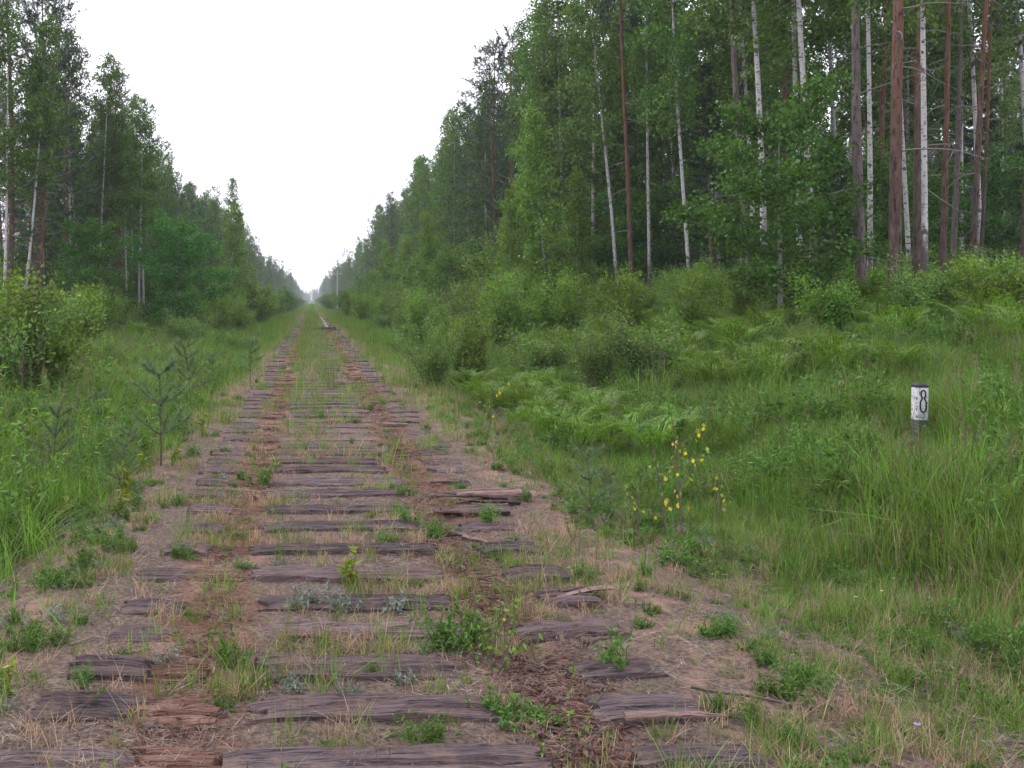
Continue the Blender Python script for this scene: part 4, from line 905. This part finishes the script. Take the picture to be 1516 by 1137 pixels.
def scatter(name, protos, pts, kinds, scl, label, cat, zoff=0.0, tilt=.12, seed=1):
    rg = R(seed); col = bpy.data.collections.new(name + '_kinds')
    for i, o in enumerate(protos): o.name = '%s_%02d' % (name, i); col.objects.link(o)
    n = len(pts); z = terrain(pts[:, 0], pts[:, 1]) + zoff
    me = bpy.data.meshes.new(name); me.vertices.add(n); me.vertices.foreach_set('co', np.stack([pts[:, 0], pts[:, 1], z], -1).astype(np.float32).ravel())
    a = me.attributes.new('kind', 'INT', 'POINT'); a.data.foreach_set('value', kinds.astype(np.int32))
    a = me.attributes.new('scl', 'FLOAT', 'POINT'); a.data.foreach_set('value', scl.astype(np.float32))
    rot = np.stack([rg.normal(0, tilt, n), rg.normal(0, tilt, n), rg.uniform(0, 6.28, n)], -1)
    a = me.attributes.new('rot', 'FLOAT_VECTOR', 'POINT'); a.data.foreach_set('vector', rot.astype(np.float32).ravel())
    o = obj(name, me); tag(o, label, cat, kind='stuff')
    t = bpy.data.node_groups.new(name, 'GeometryNodeTree'); t.interface.new_socket('Geometry', in_out='INPUT', socket_type='NodeSocketGeometry'); t.interface.new_socket('Geometry', in_out='OUTPUT', socket_type='NodeSocketGeometry')
    N = t.nodes; L = t.links; gi = N.new('NodeGroupInput'); go = N.new('NodeGroupOutput'); ip = N.new('GeometryNodeInstanceOnPoints'); ci = N.new('GeometryNodeCollectionInfo')
    ci.inputs['Collection'].default_value = col; ci.inputs['Separate Children'].default_value = True; ci.inputs['Reset Children'].default_value = True
    def attr(nm, ty): k = N.new('GeometryNodeInputNamedAttribute'); k.data_type = ty; k.inputs['Name'].default_value = nm; return k.outputs['Attribute']
    L.new(gi.outputs[0], ip.inputs['Points']); L.new(ci.outputs[0], ip.inputs['Instance']); ip.inputs['Pick Instance'].default_value = True
    L.new(attr('kind', 'INT'), ip.inputs['Instance Index']); L.new(attr('rot', 'FLOAT_VECTOR'), ip.inputs['Rotation']); L.new(attr('scl', 'FLOAT'), ip.inputs['Scale']); L.new(ip.outputs[0], go.inputs[0])
    md = o.modifiers.new('scatter', 'NODES'); md.node_group = t
    return o
CA = np.array(CENT)
def off_wood(x, y):
    """1 on open ground, small on top of a sleeper"""
    d = np.abs(y[:, None] - CA[None, :40]).min(1); return np.where((d < .125) & (np.abs(x - XC) < 1.4), .12, 1.0)
def sample(rg, n, f, xr_, yr_, ypow=1.0):
    """random points, density f in 0..1, denser towards the camera"""
    out = []
    while sum(len(a) for a in out) < n:
        m = n * 3; y = yr_[0] + (yr_[1] - yr_[0]) * rg.uniform(0, 1, m) ** ypow; x = rg.uniform(*xr_, m); px = 461 + 1440 * x / y
        k = (px > -150) & (px < 1680) & (rg.uniform(0, 1, m) < f(x, y)); out.append(np.stack([x[k], y[k]], -1))
    return np.concatenate(out)[:n]
GR = R(900)
tall = [clump_obj('tall', GR, 26, .17, .60, .010, 'grass', .45, .8) for _ in range(3)] + [head_obj('head', GR, 9, .16, .78, 'seed')] + [clump_obj('mid', GR, 30, .15, .45, .006, 'grass_mid', .5, .6)]
edge_l = lambda x, y: sm(1.75, 2.7, -(x - XC) + .6 * vnoise(x * .7, y * .7, 41)) * (.35 + .65 * sm(-.25, .2, fbm(x * .5, y * .5, 77)))
P1 = sample(GR, 15000, lambda x, y: edge_l(x, y), (-12.5, -1.5), (5, 42), 1.35)
k1 = GR.choice([0, 1, 2, 3, 4], len(P1), p=[.29, .27, .24, .05, .15]); s1 = GR.uniform(.6, 1.2, len(P1)) * (.55 + .45 * sm(1.9, 3.6, -(P1[:, 0] - XC)))
s1 = s1 * (.7 + .9 * np.clip(fbm(P1[:, 0] * .9, P1[:, 1] * .9, 201) + .35, 0, 1)); wd = GR.uniform(0, 1, len(P1)) < .13
k1 = np.where(wd, 5 + GR.integers(0, 4, len(P1)), k1); tall += [bpy.data.objects.new('w', m_) for m_ in (FORB[0]['foliage'], FORB[2]['foliage'], HERB[3]['foliage'], FORB[1]['foliage'])]
scatter('field_grass', tall, P1, k1, s1, 'tall green meadow grass left of the track', 'grass', seed=11)
tall2 = [clump_obj('tall', GR, 26, .17, .40, .008, 'grass', .55, .8) for _ in range(2)] + [clump_obj('dry', GR, 26, .16, .36, .005, 'grass_dry', .7, .8)] + [head_obj('head', GR, 7, .16, .6, 'seed')] + [clump_obj('mid', GR, 30, .16, .40, .0055, 'grass_mid', .5, .7) for _ in range(2)]
edge_r = lambda x, y: (1 - .25 * sm(5.0, 3.0, x)) * sm(1.55, 2.35, (x - XC) + .8 * vnoise(x * .8, y * .8, 43)) * (.62 + .38 * sm(-.3, .2, fbm(x * .6, y * .6, 78)))
P2 = np.concatenate([sample(GR, 21000, edge_r, (1.7, 14), (3, 42), 1.5), sample(GR, 5500, edge_r, (1.7, 7), (3, 11), 1.0)])
dryness = sm(.25, -.3, fbm(P2[:, 0] * .55, P2[:, 1] * .55, 91)) * .16 + .26 * sm(4.0, 2.2, P2[:, 0])
rr_ = GR.uniform(0, 1, len(P2)); k2 = np.where(rr_ < dryness * .55, 2, np.where(rr_ < dryness, 4, np.where(rr_ > .97, 3, np.where(rr_ > .75, 5, (rr_ * 50).astype(int) % 2))))
s2 = GR.uniform(.4, 1.15, len(P2)) * (.42 + .58 * sm(2.0, 5.5, P2[:, 0] - XC))
pd = np.hypot(P2[:, 0] - (P2[:, 1] * .6255), 0) ; s2 = np.where((pd < .34) & (P2[:, 1] > PY - 2.0) & (P2[:, 1] < PY + .2), s2 * .36, s2)
s2 = s2 * (.6 + 1.0 * np.clip(fbm(P2[:, 0] * .9, P2[:, 1] * .9, 202) + .35, 0, 1)); wd = GR.uniform(0, 1, len(P2)) < .16 + .34 * sm(-.05, .3, fbm(P2[:, 0] * .8, P2[:, 1] * .8, 203))
near = sm(8.5, 5.5, P2[:, 1]) * sm(5.2, 3.8, P2[:, 0]); post_sight = (np.abs(P2[:, 0] - P2[:, 1] * .6255) < .5) & (P2[:, 1] > 6.5) & (P2[:, 1] < 11.6)
k2 = np.where(wd, 6 + GR.integers(0, 5, len(P2)), k2); k2 = np.where(wd & ((near > .3) | post_sight), 7 + 2 * GR.integers(0, 2, len(P2)), k2); s2 = np.where(post_sight & (P2[:, 1] > 9.3), s2 * .75, s2)
k2 = np.where((GR.uniform(0, 1, len(P2)) < near * .28) & ~wd, 2, k2); s2 = s2 * (1 - .15 * near); s2 = np.where(wd, s2 * .72, s2); tall2 += [bpy.data.objects.new('w', m_) for m_ in (FORB[0]['foliage'], HERB[0]['foliage'], HERB[3]['foliage'], HERB[1]['foliage'], FORB[1]['foliage'])]
scatter('bank_grass', tall2, P2, k2, s2, 'green and straw-coloured grass on the right bank', 'grass', seed=12)
far = [clump_obj('far', GR, 40, .45, .65, .016, 'grass', .4, .6) for _ in range(2)] + [clump_obj('farmid', GR, 40, .45, .55, .014, 'grass_mid', .5, .6)]
P3 = sample(GR, 14000, lambda x, y: sm(1.7, 2.8, np.abs(x - XC)) * sm(13.5, 11.5, np.abs(x)), (-13, 13), (36, 240), 1.3)
scatter('far_grass', far, P3, GR.choice([0, 1, 2], len(P3), p=[.4, .35, .25]), GR.uniform(.6, 1.2, len(P3)), 'grass along both verges far up the track', 'grass', seed=13)
low = [clump_obj('dry', GR, 22, .07, .15, .0035, 'grass_dry', .5, .6) for _ in range(2)] + [clump_obj('mid', GR, 22, .07, .17, .004, 'grass_mid', .45, .6) for _ in range(2)] + [clump_obj('green', GR, 18, .07, .2, .0045, 'grass', .45, .6), head_obj('stalk', GR, 4, .08, .32, 'seed')]
P4 = sample(GR, 2300, lambda x, y: off_wood(x, y) * (.10 + .9 * sm(.05, .40, fbm(x * 1.6, y * 1.6, 55))), (-1.9, 2.5), (3.3, 20), 1.5)
scatter('track_grass', low, P4, GR.choice(6, len(P4), p=[.27, .21, .18, .16, .13, .05]), GR.uniform(.4, 1.0, len(P4)), 'sparse dry grass tufts growing between the sleepers', 'grass', seed=14)
P5 = sample(GR, 5200, lambda x, y: (.10 + .9 * np.exp(-((x - XC + .15) / .5) ** 2) + .8 * sm(1.2, 1.8, np.abs(x - XC))) * sm(9, 26, y), (-2.3, 2.6), (10, 420), 2.2)
scatter('track_grass', [clump_obj('g', GR, 24, .12, .30, .006, 'grass', .4, .6), clump_obj('m', GR, 24, .12, .26, .006, 'grass_mid', .5, .6), clump_obj('d', GR, 20, .1, .2, .006, 'grass_dry', .5, .6)], P5,
        GR.choice(3, len(P5), p=[.42, .38, .2]), GR.uniform(.5, 1.15, len(P5)) * (1 + P5[:, 1] / 120), 'greener grass strip growing along the middle of the far track', 'grass', seed=15)
P9 = sample(GR, 1300, lambda x, y: off_wood(x, y) * (.06 + .94 * sm(-.02, .28, fbm(x * 1.1, y * 1.1, 301))) * (sm(1.35, 1.9, np.abs(x - XC)) + .10), (-2.4, 3.7), (3.2, 18), 1.5)
scatter('ground_cover', [bpy.data.objects.new('w', m_) for m_ in (HERB[0]['foliage'], HERB[1]['foliage'], HERB[2]['foliage'], WORM[0]['foliage'])] + [clump_obj('d', GR, 26, .10, .13, .004, 'grass_dry', .7, .8), clump_obj('g', GR, 26, .10, .15, .0045, 'grass', .6, .8)],
        P9, GR.choice(6, len(P9), p=[.15, .15, .14, .12, .22, .22]), GR.uniform(.22, .55, len(P9)) * np.where(GR.uniform(0, 1, len(P9)) < .3, 1.5, 1), 'low mat-forming herbs and dry tufts on both bare shoulders', 'ground cover', seed=21)
def flat_bits(name, rng, n, rad, L, W, mat, lift=.012):
    g = Geo(); a = rng.uniform(0, 6.28, n); r = rad * np.sqrt(rng.uniform(0, 1, n)); C = np.stack([np.cos(a) * r, np.sin(a) * r, rng.uniform(.002, lift, n)], -1)
    az = rng.uniform(0, 6.28, n); A = unit(np.stack([np.cos(az), np.sin(az), rng.normal(0, .12, n)], -1)); B = unit(np.cross(A, (0, 0, 1.) + rng.normal(size=(n, 3)) * .4)); g.cards(C, A, B, L * rng.uniform(.3, 1.2, n), W * rng.uniform(.5, 1.3, n))
    return bpy.data.objects.new(name, g.mesh(name, MT[mat]))
P6 = sample(GR, 4200, lambda x, y: (.3 + .7 * off_wood(x, y)) * .25 + .75 * sm(-.15, .25, fbm(x * 1.3, y * 1.3, 66)), (-2.4, 3.2), (3.0, 16), 1.6)
scatter('dry_straw', [flat_bits('s', GR, 24, .16, .10, .0024, 'straw', .02) for _ in range(3)] + [flat_bits('s', GR, 40, .16, .045, .006, 'twig', .012)], P6, GR.choice(4, len(P6)), GR.uniform(.6, 1.3, len(P6)), 'dry straw and dead grass littering the trackbed', 'straw', tilt=.05, seed=16)
P7 = sample(GR, 1500, lambda x, y: .8 * np.exp(-((x - XC - .79) / .17) ** 2) + .35 * np.exp(-((x - XC + .79) / .15) ** 2), (-.9, 1.7), (3.2, 22), 1.5)
scatter('wood_chips', [flat_bits('c', GR, 22, .12, .06, .012, 'rot', .03) for _ in range(3)] + [flat_bits('c', GR, 16, .12, .05, .012, 'tie_dark', .02)], P7, GR.choice(4, len(P7), p=[.3, .3, .2, .2]), GR.uniform(.6, 1.3, len(P7)), 'brown rotten wood chips strewn along the rail lines', 'wood chips', tilt=.08, seed=17)
# forest undergrowth and the far wood that closes the view
P8 = sample(GR, 2600, lambda x, y: sm(9.5, 12, np.abs(x)), (-34, 50), (16, 110), 1.2)
scatter('undergrowth', [make for make in (bpy.data.objects.new('u', WILLOW[1]['foliage']), bpy.data.objects.new('u', FERN[0]['fronds']), bpy.data.objects.new('u', BBUSH[1]['foliage']))], P8, GR.choice(3, len(P8), p=[.25, .5, .25]), GR.uniform(.5, .95, len(P8)), 'shaded leafy undergrowth on the forest floor', 'undergrowth', seed=18)
def far_proto(d, nm):
    """trunk and crown of one far tree in a single mesh"""
    bm_v = []; g = Geo(); mats = []; idx = []
    for key in ('trunk', 'crown'):
        m = d[key]; v = np.empty(len(m.vertices) * 3, np.float32); m.vertices.foreach_get('co', v); li = np.empty(len(m.loops), np.int32); m.loops.foreach_get('vertex_index', li)
        tot = np.empty(len(m.polygons), np.int32); m.polygons.foreach_get('loop_total', tot)
        k = int(tot[0]); g.add(v.reshape(-1, 3), q=li.reshape(-1, 4) if k == 4 else None, t=li.reshape(-1, 3) if k == 3 else None); mats.append(m.materials[0]); idx.append((len(tot), k))
    me = g.mesh(nm, mats[0]); me.materials.append(mats[1])
    order = []
    for kk in (4, 3):
        for mi, (c, k) in enumerate(idx):
            if k == kk: order.append(np.full(c, mi))
    me.polygons.foreach_set('material_index', np.concatenate(order).astype(np.int32)); return bpy.data.objects.new(nm, me)
FP = [far_proto(BIRCH_LOW[0], 'f'), far_proto(BIRCH[1], 'f'), far_proto(PINE_FULL[0], 'f'), far_proto(PINE[0], 'f'), far_proto(ASPEN[0], 'f'), far_proto(ALDER[0] | dict(trunk=ALDER[0]['stems'], crown=ALDER[0]['foliage']), 'f')]
A1 = sample(GR, 1000, lambda x, y: sm(10.5, 11.5, np.abs(x) + 2.5 * sm(200, 400, y)), (-24, 24), (160, 1150), 1.3)
A2 = sample(GR, 900, lambda x, y: np.maximum(np.maximum(sm(44, 50, x), sm(22, 24, x) * (y > 76)), np.maximum(sm(30, 34, -x), sm(15, 17, -x) * (y > 118))), (-110, 140), (46, 230), 1.0)
A3 = sample(GR, 420, lambda x, y: sm(3.4, 4.2, np.abs(x)), (-10, 10), (165, 1100), 1.3)
A4 = sample(GR, 320, lambda x, y: np.ones_like(x), (-60, 60), (1150, 1230), 1.0)
AP = np.concatenate([A1, A2, A3, A4]); sl = np.where(AP[:, 0] < 0, .84, 1.0)
AK = np.concatenate([GR.choice(5, len(A1), p=[.35, .15, .25, .1, .15]), GR.choice([0, 1, 2, 3, 5], len(A2), p=[.2, .2, .2, .15, .25]), np.full(len(A3), 5), GR.choice(6, len(A4), p=[.3, .05, .25, .05, .1, .25])])
AS = GR.uniform(.88, 1.06, len(AP)) * sl; AS[len(A1) + len(A2):len(A1) + len(A2) + len(A3)] *= .85
scatter('distant_forest', FP, AP, AK, AS, 'distant mixed forest closing the view along the clearing', 'forest', seed=19, tilt=.02)
# small blossoms
def blossom(px, py, mat, label, s=.02, up=.2):
    x, y, z = ground_at(px, py); t = thing('flower', label, 'flower', (x, y, z), (0, 0, 0), 1.0, 'small flowers'); g = Geo(); rg = R(int(px)); g.tube(path(rg, (0, 0, -.02), (.1, 0, 1), up, 3, .05), [.002, .0018, .0015, .0012], 4)
    obj('stem', g.mesh('stem', MT['herb']), t); g = Geo(); a = np.arange(9) * .7; A = np.stack([np.cos(a), np.sin(a), a * 0 + .35], -1); top = np.array([.02, 0, up]); g.cards(top + A * s * .5, unit(A), unit(np.cross(A, (0, 0, 1.))), s, s * .6)
    obj('petals', g.mesh('petals', MT[mat]), t)
blossom(1350, 1105, 'violet', 'single violet flower head in the lower right grass', .016, .08)
for (px, py, nm) in [(1318, 885, 'uppermost'), (1300, 905, 'middle'), (1262, 915, 'lowest')]:
    blossom(px, py, 'flower', '%s of three whitish flowers in the right verge grass' % nm, .012, .12)

# ------------------------------------------------------------------ haze
g = Geo(); X0, X1, Y0, Y1, Z0, Z1 = -1000, 1000, -260, 2300, -4, 34
V = np.array([(a, b, c) for c in (Z0, Z1) for b in (Y0, Y1) for a in (X0, X1)]); g.add(V, q=[(0, 2, 3, 1), (4, 5, 7, 6), (0, 1, 5, 4), (2, 6, 7, 3), (0, 4, 6, 2), (1, 3, 7, 5)])
hm = bpy.data.materials.new('haze_air'); hm.use_nodes = True; nt = hm.node_tree; nt.nodes.clear(); out = nt.nodes.new('ShaderNodeOutputMaterial'); pv = nt.nodes.new('ShaderNodeVolumePrincipled')
pv.inputs['Color'].default_value = (0.86, 0.90, 1.0, 1); pv.inputs['Density'].default_value = 0.00045; pv.inputs['Anisotropy'].default_value = 0.0; nt.links.new(pv.outputs[0], out.inputs['Volume'])
hz = obj('haze', g.mesh('haze', hm)); tag(hz, 'thin pale summer haze filling the clearing', 'haze', kind='stuff')

# ------------------------------------------------------------------ give alike neighbours a place in their row
TENS = ['first', 'second', 'third', 'fourth', 'fifth', 'sixth', 'seventh', 'eighth', 'ninth', 'tenth', 'eleventh', 'twelfth', 'thirteenth', 'fourteenth', 'fifteenth', 'sixteenth',
        'seventeenth', 'eighteenth', 'nineteenth', 'twentieth']
TENS += ['twenty-' + t for t in TENS[:9]] + ['thirtieth'] + ['thirty-' + t for t in TENS[:9]] + ['fortieth'] + ['forty-' + t for t in TENS[:9]]
rows = {}
for o in S.objects:
    if o.parent is None and o.get('label') and o.get('group'): rows.setdefault(o['label'], []).append(o)
for lab, L in rows.items():
    if 2 <= len(L) <= len(TENS) and not any(k in lab for k in ('deep in', 'sleeper', 'splinter', 'bracken')) and len(lab.split()) <= 13:
        for k, o in enumerate(sorted(L, key=lambda o: o.location.x / o.location.y)): o['label'] = lab + ', %s from left' % TENS[k]
    elif 'sleeper of the middle' in lab:
        for k, o in enumerate(sorted(L, key=lambda o: o.location.y)): o['label'] = 'grassed-in sleeper of the middle stretch, %s beyond the twentieth' % TENS[k]
